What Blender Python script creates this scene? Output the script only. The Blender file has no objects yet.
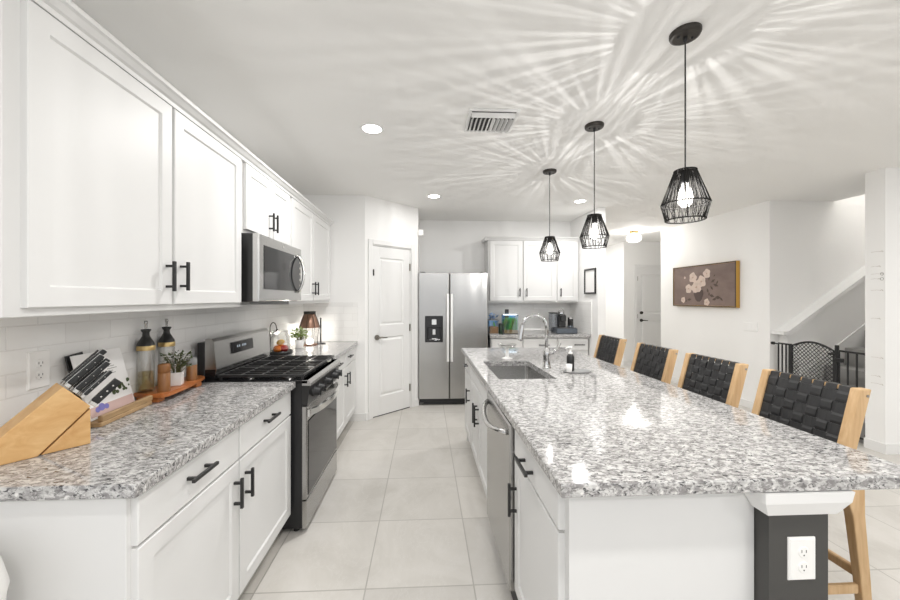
import bpy, bmesh, math, random
from mathutils import Matrix, Vector
from math import radians as R, pi, sin, cos

random.seed(7)
sc = bpy.context.scene
C = sc.collection

# ------------------------------------------------------------------ camera
cd = bpy.data.cameras.new('camera')
cam = bpy.data.objects.new('camera', cd)
C.objects.link(cam)
cam.location = (0, 0, 1.41)
cam.rotation_euler = (R(90), 0, R(-2.74))
cd.sensor_width = 36
cd.lens = 362 / 900 * 36
cd.shift_x = 7.7 / 900
cd.shift_y = -2 / 900
cd.clip_start = 0.02
sc.camera = cam

# ------------------------------------------------------------------ world, light, exposure
w = bpy.data.worlds.new('daylight')
sc.world = w
w.use_nodes = True
w.node_tree.nodes['Background'].inputs[0].default_value = (0.97, 0.985, 1.0, 1)
w.node_tree.nodes['Background'].inputs[1].default_value = .52
sc.view_settings.view_transform = 'Standard'
sc.view_settings.look = 'None'
sc.view_settings.gamma = 1
sc.view_settings.exposure = 1.12
sc.cycles.max_bounces = 12
sc.cycles.diffuse_bounces = 7
sc.cycles.transparent_max_bounces = 24
sc.cycles.caustics_reflective = False
sc.cycles.caustics_refractive = False
sc.cycles.use_denoising = True
sc.cycles.sample_clamp_indirect = 6

P_PENDANT, P_CAN, P_HALL, P_STAIR = 7.6, 9.6, 11.0, 20.0

def lamp(name, kind, loc, power, color=(1, .95, .88), size=.02, rot=None, spot=None):
    l = bpy.data.lights.new(name, kind)
    l.energy = power
    l.color = color
    if kind == 'AREA':
        l.shape = 'DISK'
        l.size = size
    else:
        l.shadow_soft_size = size
    if spot:
        l.spot_size = spot
        l.spot_blend = .6
    o = bpy.data.objects.new(name, l)
    o.location = loc
    if rot:
        o.rotation_euler = rot
    C.objects.link(o)
    return o

# ------------------------------------------------------------------ materials
MATS = {}
def newmat(name):
    m = bpy.data.materials.new(name)
    m.use_nodes = True
    nt = m.node_tree
    return m, nt, nt.nodes['Principled BSDF'], nt.nodes['Material Output']

def mat(name, col, rough=.5, metal=0.0, **kw):
    m, nt, b, o = newmat(name)
    b.inputs['Base Color'].default_value = (*col, 1)
    b.inputs['Roughness'].default_value = rough
    b.inputs['Metallic'].default_value = metal
    for k, v in kw.items():
        b.inputs[k.replace('_', ' ')].default_value = v
    MATS[name] = m
    return m

def N(nt, t, **kw):
    n = nt.nodes.new(t)
    for k, v in kw.items():
        setattr(n, k, v)
    return n

def ramp(nt, stops, interp='LINEAR'):
    n = N(nt, 'ShaderNodeValToRGB')
    cr = n.color_ramp
    cr.interpolation = interp
    while len(cr.elements) < len(stops):
        cr.elements.new(.5)
    for e, (p, c) in zip(cr.elements, stops):
        e.position = p
        e.color = (*c, 1) if len(c) == 3 else c
    return n

def coords(nt, kind='pos', scale=(1, 1, 1), rot=(0, 0, 0), loc=(0, 0, 0)):
    mp = N(nt, 'ShaderNodeMapping')
    mp.inputs['Scale'].default_value = scale
    mp.inputs['Rotation'].default_value = rot
    mp.inputs['Location'].default_value = loc
    if kind == 'pos':
        g = N(nt, 'ShaderNodeNewGeometry')
        nt.links.new(g.outputs['Position'], mp.inputs[0])
    else:
        g = N(nt, 'ShaderNodeTexCoord')
        nt.links.new(g.outputs['Object'], mp.inputs[0])
    return mp.outputs[0]

def noise(nt, vec, scale, detail=4, rough=.5, dist=0):
    n = N(nt, 'ShaderNodeTexNoise')
    n.inputs['Scale'].default_value = scale
    n.inputs['Detail'].default_value = detail
    n.inputs['Roughness'].default_value = rough
    n.inputs['Distortion'].default_value = dist
    nt.links.new(vec, n.inputs['Vector'])
    return n.outputs['Fac']

def mixcol(nt, fac, a, b):
    m = N(nt, 'ShaderNodeMix', data_type='RGBA')
    if hasattr(fac, 'links'):
        nt.links.new(fac, m.inputs[0])
    else:
        m.inputs[0].default_value = fac
    for i, v in ((6, a), (7, b)):
        if hasattr(v, 'links'):
            nt.links.new(v, m.inputs[i])
        else:
            m.inputs[i].default_value = (*v, 1)
    return m.outputs[2]

def bump(nt, b, h, strength=.1, dist=.01):
    n = N(nt, 'ShaderNodeBump')
    n.inputs['Strength'].default_value = strength
    n.inputs['Distance'].default_value = dist
    nt.links.new(h, n.inputs['Height'])
    nt.links.new(n.outputs[0], b.inputs['Normal'])

mat('wall_paint', (.87, .865, .855), .7)
mat('ceiling_paint', (.88, .875, .86), .8)
mat('trim_white', (.80, .797, .79), .4)
mat('cabinet_white', (.715, .712, .705), .45)
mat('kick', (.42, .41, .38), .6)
mat('charcoal', (.052, .050, .047), .55)
mat('black', (.012, .012, .013), .4)
mat('black_gloss', (.010, .010, .011), .08)
mat('black_satin', (.016, .016, .016), .3)
mat('gap', (.06, .06, .06), .8)
mat('white_plastic', (.86, .85, .83), .35)
mat('ceramic', (.86, .85, .84), .2)
mat('chrome', (.62, .62, .62), .10, 1)
mat('nickel', (.35, .33, .30), .3, 1)
mat('brass', (.55, .40, .18), .3, 1)
mat('bronze', (.05, .045, .04), .4, .6)
mat('gold', (.52, .30, .06), .35, .5)
mat('copper', (.26, .15, .105), .35, .6)
mat('leather', (.018, .018, .019), .42)
mat('paper', (.84, .83, .82), .6)
mat('soil', (.03, .02, .015), .9)
mat('leaf', (.16, .25, .06), .5)
mat('leaf_dark', (.06, .085, .03), .5)
mat('leaf_light', (.30, .42, .12), .5)
mat('stem', (.14, .13, .05), .6)
mat('orange_fruit', (.85, .22, .02), .45)
mat('red_fruit', (.62, .04, .03), .35)
mat('yellow_fruit', (.85, .50, .05), .45)
mat('petal', (.62, .50, .43), .7)
mat('petal_core', (.45, .31, .25), .7)
mat('canvas_leaf', (.08, .055, .04), .7)
mat('canvas_vase', (.07, .042, .035), .6)
mat('gravel_orange', (.45, .22, .10), .8)
mat('gravel', (.30, .19, .08), .8)
mat('water_back', (.10, .30, .62), .5)
mat('dark_plant', (.02, .14, .03), .5)
mat('water_plant', (.05, .36, .04), .5)
mat('blue', (.20, .19, .50), .5)
mat('pink', (.60, .43, .40), .6)
mat('machine_grey', (.10, .115, .135), .25, .3)
mat('carpet', (.33, .325, .315), .95)
mat('cord', (.022, .021, .020), .95, 0, Specular_IOR_Level=0.05)
mat('cast_iron', (.035, .035, .036), .32, .3)
mat('handle_bright', (.88, .88, .87), .38, .7)
mat('frame_dark', (.035, .022, .016), .5)
mat('sponge_grey', (.30, .30, .30), .6)
mat('screen_glow', (.02, .02, .02), .2, 0)
mat('mark', (.50, .47, .43), .7)
mat('graphite_print', (.30, .29, .28), .7)

def glass(name, tint=(1, 1, 1), transp=.86, rough=.02):
    m, nt, b, o = newmat(name)
    tr = N(nt, 'ShaderNodeBsdfTransparent')
    tr.inputs[0].default_value = (*tint, 1)
    gl = N(nt, 'ShaderNodeBsdfGlossy')
    gl.inputs['Roughness'].default_value = rough
    lw = N(nt, 'ShaderNodeLayerWeight')
    lw.inputs[0].default_value = .35
    mr = N(nt, 'ShaderNodeMapRange')
    mr.inputs[3].default_value = 1 - transp
    mr.inputs[4].default_value = .42
    nt.links.new(lw.outputs['Fresnel'], mr.inputs[0])
    mx = N(nt, 'ShaderNodeMixShader')
    nt.links.new(mr.outputs[0], mx.inputs[0])
    nt.links.new(tr.outputs[0], mx.inputs[1])
    nt.links.new(gl.outputs[0], mx.inputs[2])
    nt.links.new(mx.outputs[0], o.inputs[0])
    MATS[name] = m
glass('glass', (.99, .99, .985), .95)
glass('oil', (.97, .93, .70), .97)
glass('smoke_glass', (.62, .64, .67), .9)
glass('tank_glass', (.93, .97, .99), .93)

def emit(name, col, strength, transp=0.0):
    m, nt, b, o = newmat(name)
    e = N(nt, 'ShaderNodeEmission')
    e.inputs[0].default_value = (*col, 1)
    e.inputs[1].default_value = strength
    if transp:
        tr = N(nt, 'ShaderNodeBsdfTransparent')
        mx = N(nt, 'ShaderNodeMixShader')
        mx.inputs[0].default_value = 1 - transp
        nt.links.new(tr.outputs[0], mx.inputs[1])
        nt.links.new(e.outputs[0], mx.inputs[2])
        nt.links.new(mx.outputs[0], o.inputs[0])
    else:
        nt.links.new(e.outputs[0], o.inputs[0])
    MATS[name] = m
emit('bulb', (1, .95, .87), 5, .6)
emit('can_light', (1, .97, .92), 6)
emit('globe', (1, .95, .88), 2.2, .5)
emit('candle', (1, .94, .85), 3)
emit('digits', (.8, .9, 1), .25)
emit('tank_light', (.75, .9, 1), 2.5)

def m_granite():
    m, nt, b, o = newmat('granite')
    v = coords(nt, 'pos', (1.5, 2.6, 2.6), (0, 0, R(28)))
    base = noise(nt, v, 16, 5, .6, .4)
    r1 = ramp(nt, [(.32, (.29, .283, .28)), (.46, (.47, .462, .455)), (.60, (.62, .612, .60))])
    nt.links.new(base, r1.inputs[0])
    v2 = coords(nt, 'pos', (1.4, 2.7, 2.7), (0, 0, R(33)), (3, 1, 2))
    sp = noise(nt, v2, 42, 6, .68, .6)
    r2 = ramp(nt, [(.40, (1, 1, 1)), (.47, (0, 0, 0))])
    nt.links.new(sp, r2.inputs[0])
    c1 = mixcol(nt, r2.outputs[0], r1.outputs[0], (.05, .05, .053))
    v3 = coords(nt, 'pos', (1.4, 2.3, 2.3), (0, 0, R(24)), (7, 4, 1))
    md = noise(nt, v3, 30, 5, .65, .5)
    r3 = ramp(nt, [(.42, (.8, .8, .8)), (.52, (0, 0, 0))])
    nt.links.new(md, r3.inputs[0])
    c2 = mixcol(nt, r3.outputs[0], c1, (.20, .19, .19))
    wt = noise(nt, coords(nt, 'pos', (1, 1.8, 1), (0, 0, R(30)), (2, 9, 5)), 55, 4, .6)
    r4 = ramp(nt, [(.58, (0, 0, 0)), (.68, (.8, .8, .8))])
    nt.links.new(wt, r4.inputs[0])
    c3 = mixcol(nt, r4.outputs[0], c2, (.80, .79, .77))
    nt.links.new(c3, b.inputs['Base Color'])
    b.inputs['Roughness'].default_value = .06
    MATS['granite'] = m
m_granite()

def m_tile():
    m, nt, b, o = newmat('floor_tile')
    v = coords(nt, 'pos', (1, 1, 1), (0, 0, 0), (.288 + .527 * 6, -1.769 + .5375 * 8, 0))
    bt = N(nt, 'ShaderNodeTexBrick', offset=0, squash=1)
    bt.inputs['Scale'].default_value = 1
    bt.inputs['Brick Width'].default_value = .527
    bt.inputs['Row Height'].default_value = .5375
    bt.inputs['Mortar Size'].default_value = .0035
    bt.inputs['Mortar Smooth'].default_value = .2
    bt.inputs['Color1'].default_value = (1, 1, 1, 1)
    bt.inputs['Color2'].default_value = (.90, .90, .90, 1)
    bt.inputs['Mortar'].default_value = (.5, .5, .5, 1)
    nt.links.new(v, bt.inputs['Vector'])
    cl = noise(nt, coords(nt, 'pos', (1, .7, 1), (0, 0, R(40))), 2.6, 6, .62, 1.1)
    r = ramp(nt, [(.30, (.56, .535, .495)), (.5, (.63, .605, .565)), (.7, (.685, .66, .625))])
    nt.links.new(cl, r.inputs[0])
    vn = noise(nt, coords(nt, 'pos', (1, .6, 1), (0, 0, R(48)), (3, 2, 0)), 3.2, 8, .7, 1.8)
    rv = ramp(nt, [(.485, (0, 0, 0)), (.5, (.45, .45, .45)), (.515, (0, 0, 0))])
    nt.links.new(vn, rv.inputs[0])
    c = mixcol(nt, rv.outputs[0], r.outputs[0], (.70, .68, .65))
    mu = N(nt, 'ShaderNodeMix', data_type='RGBA', blend_type='MULTIPLY')
    mu.inputs[0].default_value = 1
    nt.links.new(c, mu.inputs[6])
    nt.links.new(bt.outputs['Color'], mu.inputs[7])
    c2 = mixcol(nt, bt.outputs['Fac'], mu.outputs[2], (.43, .41, .38))
    nt.links.new(c2, b.inputs['Base Color'])
    b.inputs['Roughness'].default_value = .38
    inv = N(nt, 'ShaderNodeMath', operation='SUBTRACT')
    inv.inputs[0].default_value = 1
    nt.links.new(bt.outputs['Fac'], inv.inputs[1])
    bump(nt, b, inv.outputs[0], .4, .002)
    MATS['floor_tile'] = m
m_tile()

def m_subway(name, axis):
    m, nt, b, o = newmat(name)
    g = N(nt, 'ShaderNodeNewGeometry')
    s = N(nt, 'ShaderNodeSeparateXYZ')
    nt.links.new(g.outputs['Position'], s.inputs[0])
    c = N(nt, 'ShaderNodeCombineXYZ')
    nt.links.new(s.outputs[axis], c.inputs[0])
    nt.links.new(s.outputs['Z'], c.inputs[1])
    mp = N(nt, 'ShaderNodeMapping')
    mp.inputs['Location'].default_value = (3.03, -.914 + .8, 0)
    nt.links.new(c.outputs[0], mp.inputs[0])
    bt = N(nt, 'ShaderNodeTexBrick', offset=.5, squash=1)
    bt.inputs['Scale'].default_value = 1
    bt.inputs['Brick Width'].default_value = .20
    bt.inputs['Row Height'].default_value = .08
    bt.inputs['Mortar Size'].default_value = .0022
    bt.inputs['Mortar Smooth'].default_value = .3
    bt.inputs['Color1'].default_value = (.88, .875, .86, 1)
    bt.inputs['Color2'].default_value = (.84, .835, .82, 1)
    bt.inputs['Mortar'].default_value = (.80, .79, .775, 1)
    nt.links.new(mp.outputs[0], bt.inputs['Vector'])
    nt.links.new(bt.outputs['Color'], b.inputs['Base Color'])
    b.inputs['Roughness'].default_value = .16
    inv = N(nt, 'ShaderNodeMath', operation='SUBTRACT')
    inv.inputs[0].default_value = 1
    nt.links.new(bt.outputs['Fac'], inv.inputs[1])
    bump(nt, b, inv.outputs[0], .5, .0025)
    MATS[name] = m
m_subway('subway_y', 'Y')
m_subway('subway_x', 'X')

def m_steel(name, col, rough, scale):
    m, nt, b, o = newmat(name)
    b.inputs['Metallic'].default_value = 1
    n = noise(nt, coords(nt, 'pos', scale), 1, 2)
    r = ramp(nt, [(.3, tuple(c * .94 for c in col)), (.7, col)])
    nt.links.new(n, r.inputs[0])
    nt.links.new(r.outputs[0], b.inputs['Base Color'])
    b.inputs['Roughness'].default_value = rough
    MATS[name] = m
m_steel('steel', (.46, .455, .445), .25, (600, 600, 6))
m_steel('steel_h', (.58, .575, .565), .25, (6, 6, 600))
m_steel('steel_bright', (.78, .775, .76), .18, (6, 6, 500))
m_steel('steel_dark', (.16, .155, .15), .3, (500, 500, 6))

def m_wood(name, a, b_, scale, rough=.45, kind='obj'):
    m, nt, b, o = newmat(name)
    v = coords(nt, kind, scale)
    n1 = noise(nt, v, 1, 5, .6, .8)
    r = ramp(nt, [(.3, a), (.7, b_)])
    nt.links.new(n1, r.inputs[0])
    nt.links.new(r.outputs[0], b.inputs['Base Color'])
    b.inputs['Roughness'].default_value = rough
    MATS[name] = m
m_wood('stool_wood', (.53, .33, .16), (.68, .47, .26), (40, 40, 4))
m_wood('block_wood', (.60, .33, .12), (.74, .48, .22), (14, 14, 26))
m_wood('board_wood', (.36, .11, .03), (.55, .20, .06), (30, 6, 30), .35)
m_wood('mill_wood', (.20, .078, .022), (.28, .12, .036), (40, 40, 8), .4)
m_wood('stand_wood', (.30, .19, .09), (.47, .31, .16), (40, 8, 40), .5)

def m_canvas():
    m, nt, b, o = newmat('canvas')
    n1 = noise(nt, coords(nt, 'pos', (1, 1.2, 2)), 2.2, 5, .6, .5)
    r = ramp(nt, [(.3, (.150, .100, .084)), (.7, (.235, .170, .146))])
    nt.links.new(n1, r.inputs[0])
    nt.links.new(r.outputs[0], b.inputs['Base Color'])
    b.inputs['Roughness'].default_value = .6
    MATS['canvas'] = m
m_canvas()

# ------------------------------------------------------------------ mesh builder
WM = {}
def facing(origin, d):
    o = Vector(origin)
    ax = {'+X': ((0, 1, 0), (0, 0, 1), (1, 0, 0)), '-X': ((0, -1, 0), (0, 0, 1), (-1, 0, 0)),
          '-Y': ((1, 0, 0), (0, 0, 1), (0, -1, 0)), '-Z': ((1, 0, 0), (0, -1, 0), (0, 0, -1))}[d]
    m = Matrix.Identity(4)
    for i, a in enumerate(ax):
        for j in range(3):
            m[j][i] = a[j]
    m.translation = o
    return m

class MB:
    def __init__(self, M=None):
        self.bm = bmesh.new()
        self.M = M or Matrix.Identity(4)
    def add(self, verts, faces, smooth=False):
        vs = [self.bm.verts.new(self.M @ Vector(v)) for v in verts]
        for f in faces:
            try:
                fa = self.bm.faces.new([vs[i] for i in f])
                fa.smooth = smooth
            except ValueError:
                pass
        return self
    def merge(self, t, smooth=None):
        base = len(self.bm.verts)
        t.verts.index_update()
        vs = [self.bm.verts.new(self.M @ v.co) for v in t.verts]
        for f in t.faces:
            fa = self.bm.faces.new([vs[v.index] for v in f.verts])
            fa.smooth = f.smooth if smooth is None else smooth
        t.free()
        return self
    def box(self, x0, x1, y0, y1, z0, z1, bev=0, seg=1):
        if x0 > x1: x0, x1 = x1, x0
        if y0 > y1: y0, y1 = y1, y0
        if z0 > z1: z0, z1 = z1, z0
        v = [(x, y, z) for x in (x0, x1) for y in (y0, y1) for z in (z0, z1)]
        f = [(0, 1, 3, 2), (4, 6, 7, 5), (0, 4, 5, 1), (2, 3, 7, 6), (0, 2, 6, 4), (1, 5, 7, 3)]
        if not bev:
            return self.add(v, f)
        t = bmesh.new()
        vs = [t.verts.new(p) for p in v]
        for q in f:
            t.faces.new([vs[i] for i in q])
        bmesh.ops.bevel(t, geom=list(t.edges), offset=bev, segments=seg, affect='EDGES', profile=.5)
        return self.merge(t)
    def cyl(self, p0, p1, r0, r1=None, seg=16, cap=True):
        r1 = r0 if r1 is None else r1
        p0, p1 = Vector(p0), Vector(p1)
        d = (p1 - p0).normalized()
        a = d.orthogonal().normalized()
        b = d.cross(a)
        v, f = [], []
        for p, r in ((p0, r0), (p1, r1)):
            for i in range(seg):
                t = 2 * pi * i / seg
                v.append(p + a * cos(t) * r + b * sin(t) * r)
        for i in range(seg):
            j = (i + 1) % seg
            f.append((i, j, seg + j, seg + i))
        self.add(v, f, seg > 6)
        if cap:
            self.add(v[:seg], [tuple(reversed(range(seg)))])
            self.add(v[seg:], [tuple(range(seg))])
        return self
    def tube(self, pts, r, seg=8, closed=False):
        pts = [Vector(p) for p in pts]
        n = len(pts)
        rs = r if isinstance(r, (list, tuple)) else [r] * n
        v, f = [], []
        ref = None
        for k in range(n):
            if closed:
                d = (pts[(k + 1) % n] - pts[k - 1]).normalized()
            else:
                d = (pts[min(k + 1, n - 1)] - pts[max(k - 1, 0)]).normalized()
            if ref is None:
                ref = d.orthogonal().normalized()
            ref = (ref - d * ref.dot(d)).normalized()
            b = d.cross(ref)
            for i in range(seg):
                t = 2 * pi * i / seg
                v.append(pts[k] + ref * cos(t) * rs[k] + b * sin(t) * rs[k])
        m = n if closed else n - 1
        for k in range(m):
            k2 = (k + 1) % n
            for i in range(seg):
                j = (i + 1) % seg
                f.append((k * seg + i, k * seg + j, k2 * seg + j, k2 * seg + i))
        if not closed:
            f.append(tuple(reversed(range(seg))))
            f.append(tuple(range((n - 1) * seg, n * seg)))
        return self.add(v, f, True)
    def lathe(self, prof, c=(0, 0, 0), seg=24, smooth=True, sx=1, sy=1):
        v, f = [], []
        for r, z in prof:
            for i in range(seg):
                t = 2 * pi * i / seg
                v.append((c[0] + r * cos(t) * sx, c[1] + r * sin(t) * sy, c[2] + z))
        for k in range(len(prof) - 1):
            for i in range(seg):
                j = (i + 1) % seg
                f.append((k * seg + i, k * seg + j, (k + 1) * seg + j, (k + 1) * seg + i))
        self.add(v, f, smooth)
        if prof[0][0] > 1e-5:
            self.add(v[:seg], [tuple(reversed(range(seg)))])
        if prof[-1][0] > 1e-5:
            self.add(v[-seg:], [tuple(range(seg))])
        return self
    def prism(self, poly, h0, h1, axis='Z'):
        def p(a, b, h):
            return {'Z': (a, b, h), 'Y': (a, h, b), 'X': (h, a, b)}[axis]
        n = len(poly)
        v = [p(a, b, h0) for a, b in poly] + [p(a, b, h1) for a, b in poly]
        f = [tuple(range(n)), tuple(range(n, 2 * n))] + [(i, (i + 1) % n, n + (i + 1) % n, n + i) for i in range(n)]
        return self.add(v, f)
    def rings(self, rl, cap=True, back=True):
        """rl: list of (u0,u1,v0,v1,w): nested rectangles lofted; used for door panels and frames"""
        v, f = [], []
        for u0, u1, v0, v1, w_ in rl:
            v += [(u0, v0, w_), (u1, v0, w_), (u1, v1, w_), (u0, v1, w_)]
        for k in range(len(rl) - 1):
            for i in range(4):
                j = (i + 1) % 4
                f.append((k * 4 + i, k * 4 + j, k * 4 + 4 + j, k * 4 + 4 + i))
        n = len(rl) * 4
        if cap:
            f.append((n - 4, n - 3, n - 2, n - 1))
        if back:
            f.append((3, 2, 1, 0))
        return self.add(v, f)
    def ball(self, c, r, sz=1, seg=16, rings_=10, sx=1, sy=1):
        prof = [(r * sin(pi * k / rings_), -r * cos(pi * k / rings_) * sz) for k in range(rings_ + 1)]
        prof[0] = (1e-6, prof[0][1]); prof[-1] = (1e-6, prof[-1][1])
        return self.lathe(prof, c, seg, True, sx, sy)
    def build(self, name, material, parent=None, label=None, kind=None, recalc=True):
        wm = WM.get(parent.name, Matrix.Identity(4)) if parent else Matrix.Identity(4)
        inv = wm.inverted()
        for v in self.bm.verts:
            v.co = inv @ v.co
        if recalc:
            bmesh.ops.recalc_face_normals(self.bm, faces=list(self.bm.faces))
        me = bpy.data.meshes.new(name)
        self.bm.to_mesh(me)
        self.bm.free()
        me.materials.append(MATS[material])
        o = bpy.data.objects.new(name, me)
        C.objects.link(o)
        if parent:
            o.parent = parent
        WM[o.name] = wm
        if label: o['label'] = label
        if kind: o['kind'] = kind
        return o

def thing(name, label, cat, loc=(0, 0, 0), rz=0, group=None):
    o = bpy.data.objects.new(name, None)
    o.empty_display_size = .05
    C.objects.link(o)
    o.location = loc
    o.rotation_euler = (0, 0, rz)
    WM[o.name] = Matrix.Translation(loc) @ Matrix.Rotation(rz, 4, 'Z')
    o['label'] = label
    o['category'] = cat
    if group: o['group'] = group
    return o

def tag(o, label, cat, group=None, kind=None):
    o['label'] = label
    o['category'] = cat
    if group: o['group'] = group
    if kind: o['kind'] = kind
    return o

def struct(name, mb, m, label=None, cat=None):
    o = mb.build(name, m)
    o['kind'] = 'structure'
    if label: o['label'] = label
    if cat: o['category'] = cat
    return o

def dup(root, loc, rz=None, label=None, names=None):
    r = root.copy()
    C.objects.link(r)
    r.location = loc
    if rz is not None: r.rotation_euler = (0, 0, rz)
    if label: r['label'] = label
    for ch in list(root.children):
        c = ch.copy(); C.objects.link(c); c.parent = r
        for g in ch.children:
            d = g.copy(); C.objects.link(d); d.parent = c
    return r

# ------------------------------------------------------------------ the setting
CZ = 2.59
XW = -1.40
struct('floor', MB().box(-1.52, 7.4, -3, 8.45, -.06, 0), 'floor_tile', 'pale beige square porcelain tile floor', 'floor')
struct('ceiling', MB().box(-1.52, 5.0, -3, 8.45, CZ, CZ + .06).box(5.0, 7.4, 4.30, 8.45, CZ, CZ + .06).box(5.0, 7.4, -3, 3.10, CZ, CZ + .06),
       'ceiling_paint', 'flat white painted ceiling with lamp streaks', 'ceiling')
struct('ceiling_stairwell', MB().box(4.16, 7.4, 3.08, 4.40, 4.9, 4.96), 'ceiling_paint', 'high ceiling over the stairwell', 'ceiling')
struct('wall_left', MB().box(XW - .12, XW, .55, 4.3, 0, CZ).box(XW - .12, XW, -3, .55, 2.25, CZ).box(XW - .12, XW, -3, -2.8, 0, 2.25), 'wall_paint', 'white wall behind the range', 'wall')
struct('wall_pantry_side', MB().box(XW, -.69, 4.2, 4.3, 0, CZ), 'wall_paint', 'short white wall at the far end of the left counter', 'wall')
# angled pantry wall
A, B = Vector((-.69, 4.2)), Vector((-.09, 4.765))
dv = (B - A).normalized()
DL = (B - A).length
MD = Matrix.Identity(4)
MD[0][0], MD[1][0] = dv.x, dv.y
MD[0][1], MD[1][1], MD[2][1] = 0, 0, 1
MD[0][2], MD[1][2], MD[2][2] = dv.y, -dv.x, 0
MD.translation = (A.x, A.y, 0)
DU0, DU1, DZ = .10, .70, 2.04
struct('wall_pantry', MB(MD).box(0, DU0, 0, CZ, -.1, 0).box(DU1, DL, 0, CZ, -.1, 0).box(DU0, DU1, DZ, CZ, -.1, 0),
       'wall_paint', 'angled white pantry wall holding the door', 'wall')
struct('wall_pantry_return', MB().box(-.19, -.09, 4.765, 5.5, 0, CZ), 'wall_paint', 'white return wall beside the fridge', 'wall')
struct('wall_back', MB().box(-.19, 2.35, 5.5, 5.6, 0, CZ), 'wall_paint', 'white wall behind the fridge', 'wall')
struct('wall_nook', MB().box(2.25, 2.35, 4.61, 8.35, 0, CZ), 'wall_paint', 'white wall end beside the coffee counter', 'wall')
struct('wall_far', MB().box(2.25, 4.28, 8.35, 8.45, 0, CZ), 'wall_paint', 'white far wall of the passage', 'wall')
struct('wall_passage', MB().box(4.16, 4.28, 7.39, 8.35, 0, CZ), 'wall_paint', 'bright white wall left of the hall door', 'wall')
HD0, HD1 = 4.44, 5.26
struct('wall_hall', MB().box(4.28, HD0, 7.39, 7.5, 0, CZ).box(HD1, 6.2, 7.39, 7.5, 0, CZ).box(HD0, HD1, 7.39, 7.5, 2.05, CZ),
       'wall_paint', 'shaded grey white hall wall holding the far door', 'wall')
struct('wall_hall_end', MB().box(6.2, 6.3, 6.2, 7.5, 0, CZ), 'wall_paint', 'white end wall of the hall', 'wall')
struct('wall_right', MB().box(4.16, 4.28, 4.30, 6.2, 0, CZ).box(4.28, 6.2, 6.08, 6.2, 0, CZ), 'wall_paint', 'white wall carrying the rose painting', 'wall')
struct('wall_stair', MB().box(4.16, 7.4, 4.18, 4.30, 0, 4.9), 'wall_paint', 'white wall above the stair rail', 'wall')
struct('wall_stair_front', MB().box(4.16, 7.4, 3.08, 3.23, 0, 4.9), 'wall_paint', 'white wall end at the right edge with height marks', 'wall')
struct('wall_stair_end', MB().box(7.3, 7.4, 3.23, 4.18, 0, 4.9), 'wall_paint', 'white end wall of the stairwell', 'wall')
struct('wall_stair_upper', MB().box(4.9, 5.0, 3.23, 4.18, CZ + .06, 4.9), 'wall_paint', 'white wall above the stair ceiling edge', 'wall')
struct('wall_right_end', MB().box(7.4, 7.5, -3, 3.10, 0, CZ), 'wall_paint', 'white wall at the far right of the room', 'wall')
# baseboards
struct('baseboard_pantry', MB().box(-.87, -.69, 4.186, 4.2, 0, .085), 'trim_white', 'white baseboard beside the pantry door', 'baseboard')
bb = MB(MD); bb.box(DU1 + .06, DL, 0, .085, 0, .014); bb.box(.002, DU0 - .06, 0, .085, 0, .014)
struct('baseboard_pantry_door', bb, 'trim_white', 'white baseboard on the angled wall', 'baseboard')
struct('baseboard_right', MB().box(4.146, 4.16, 4.18, 6.2, 0, .09), 'trim_white', 'white baseboard under the rose painting', 'baseboard')
struct('baseboard_hall', MB().box(4.146, 4.16, 7.39, 8.35, 0, .09).box(2.35, 4.146, 8.336, 8.35, 0, .09).box(4.16, HD0 - .06, 7.376, 7.39, 0, .09), 'trim_white', 'white baseboard along the passage', 'baseboard')
struct('baseboard_front', MB().box(4.16, 7.4, 3.066, 3.08, 0, .09).box(4.146, 4.16, 3.066, 3.23, 0, .09), 'trim_white', 'white baseboard on the right wall end', 'baseboard')
# tiled splashes
struct('backsplash_left', MB().box(XW, -1.39, .95, 4.2, .914, 1.36), 'subway_y', 'white glossy brick pattern wall tiles over the left counter', 'backsplash')
struct('backsplash_pantry', MB().box(-1.39, -.77, 4.19, 4.2, .914, 1.36), 'subway_x', 'white wall tiles at the counter end', 'backsplash')
struct('backsplash_back', MB().box(.87, 2.25, 5.49, 5.5, .914, 1.36), 'subway_x', 'white wall tiles behind the coffee machine', 'backsplash')
struct('backsplash_nook', MB().box(2.24, 2.25, 4.78, 5.49, .914, 1.36), 'subway_y', 'white wall tiles on the side of the coffee nook', 'backsplash')

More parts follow.
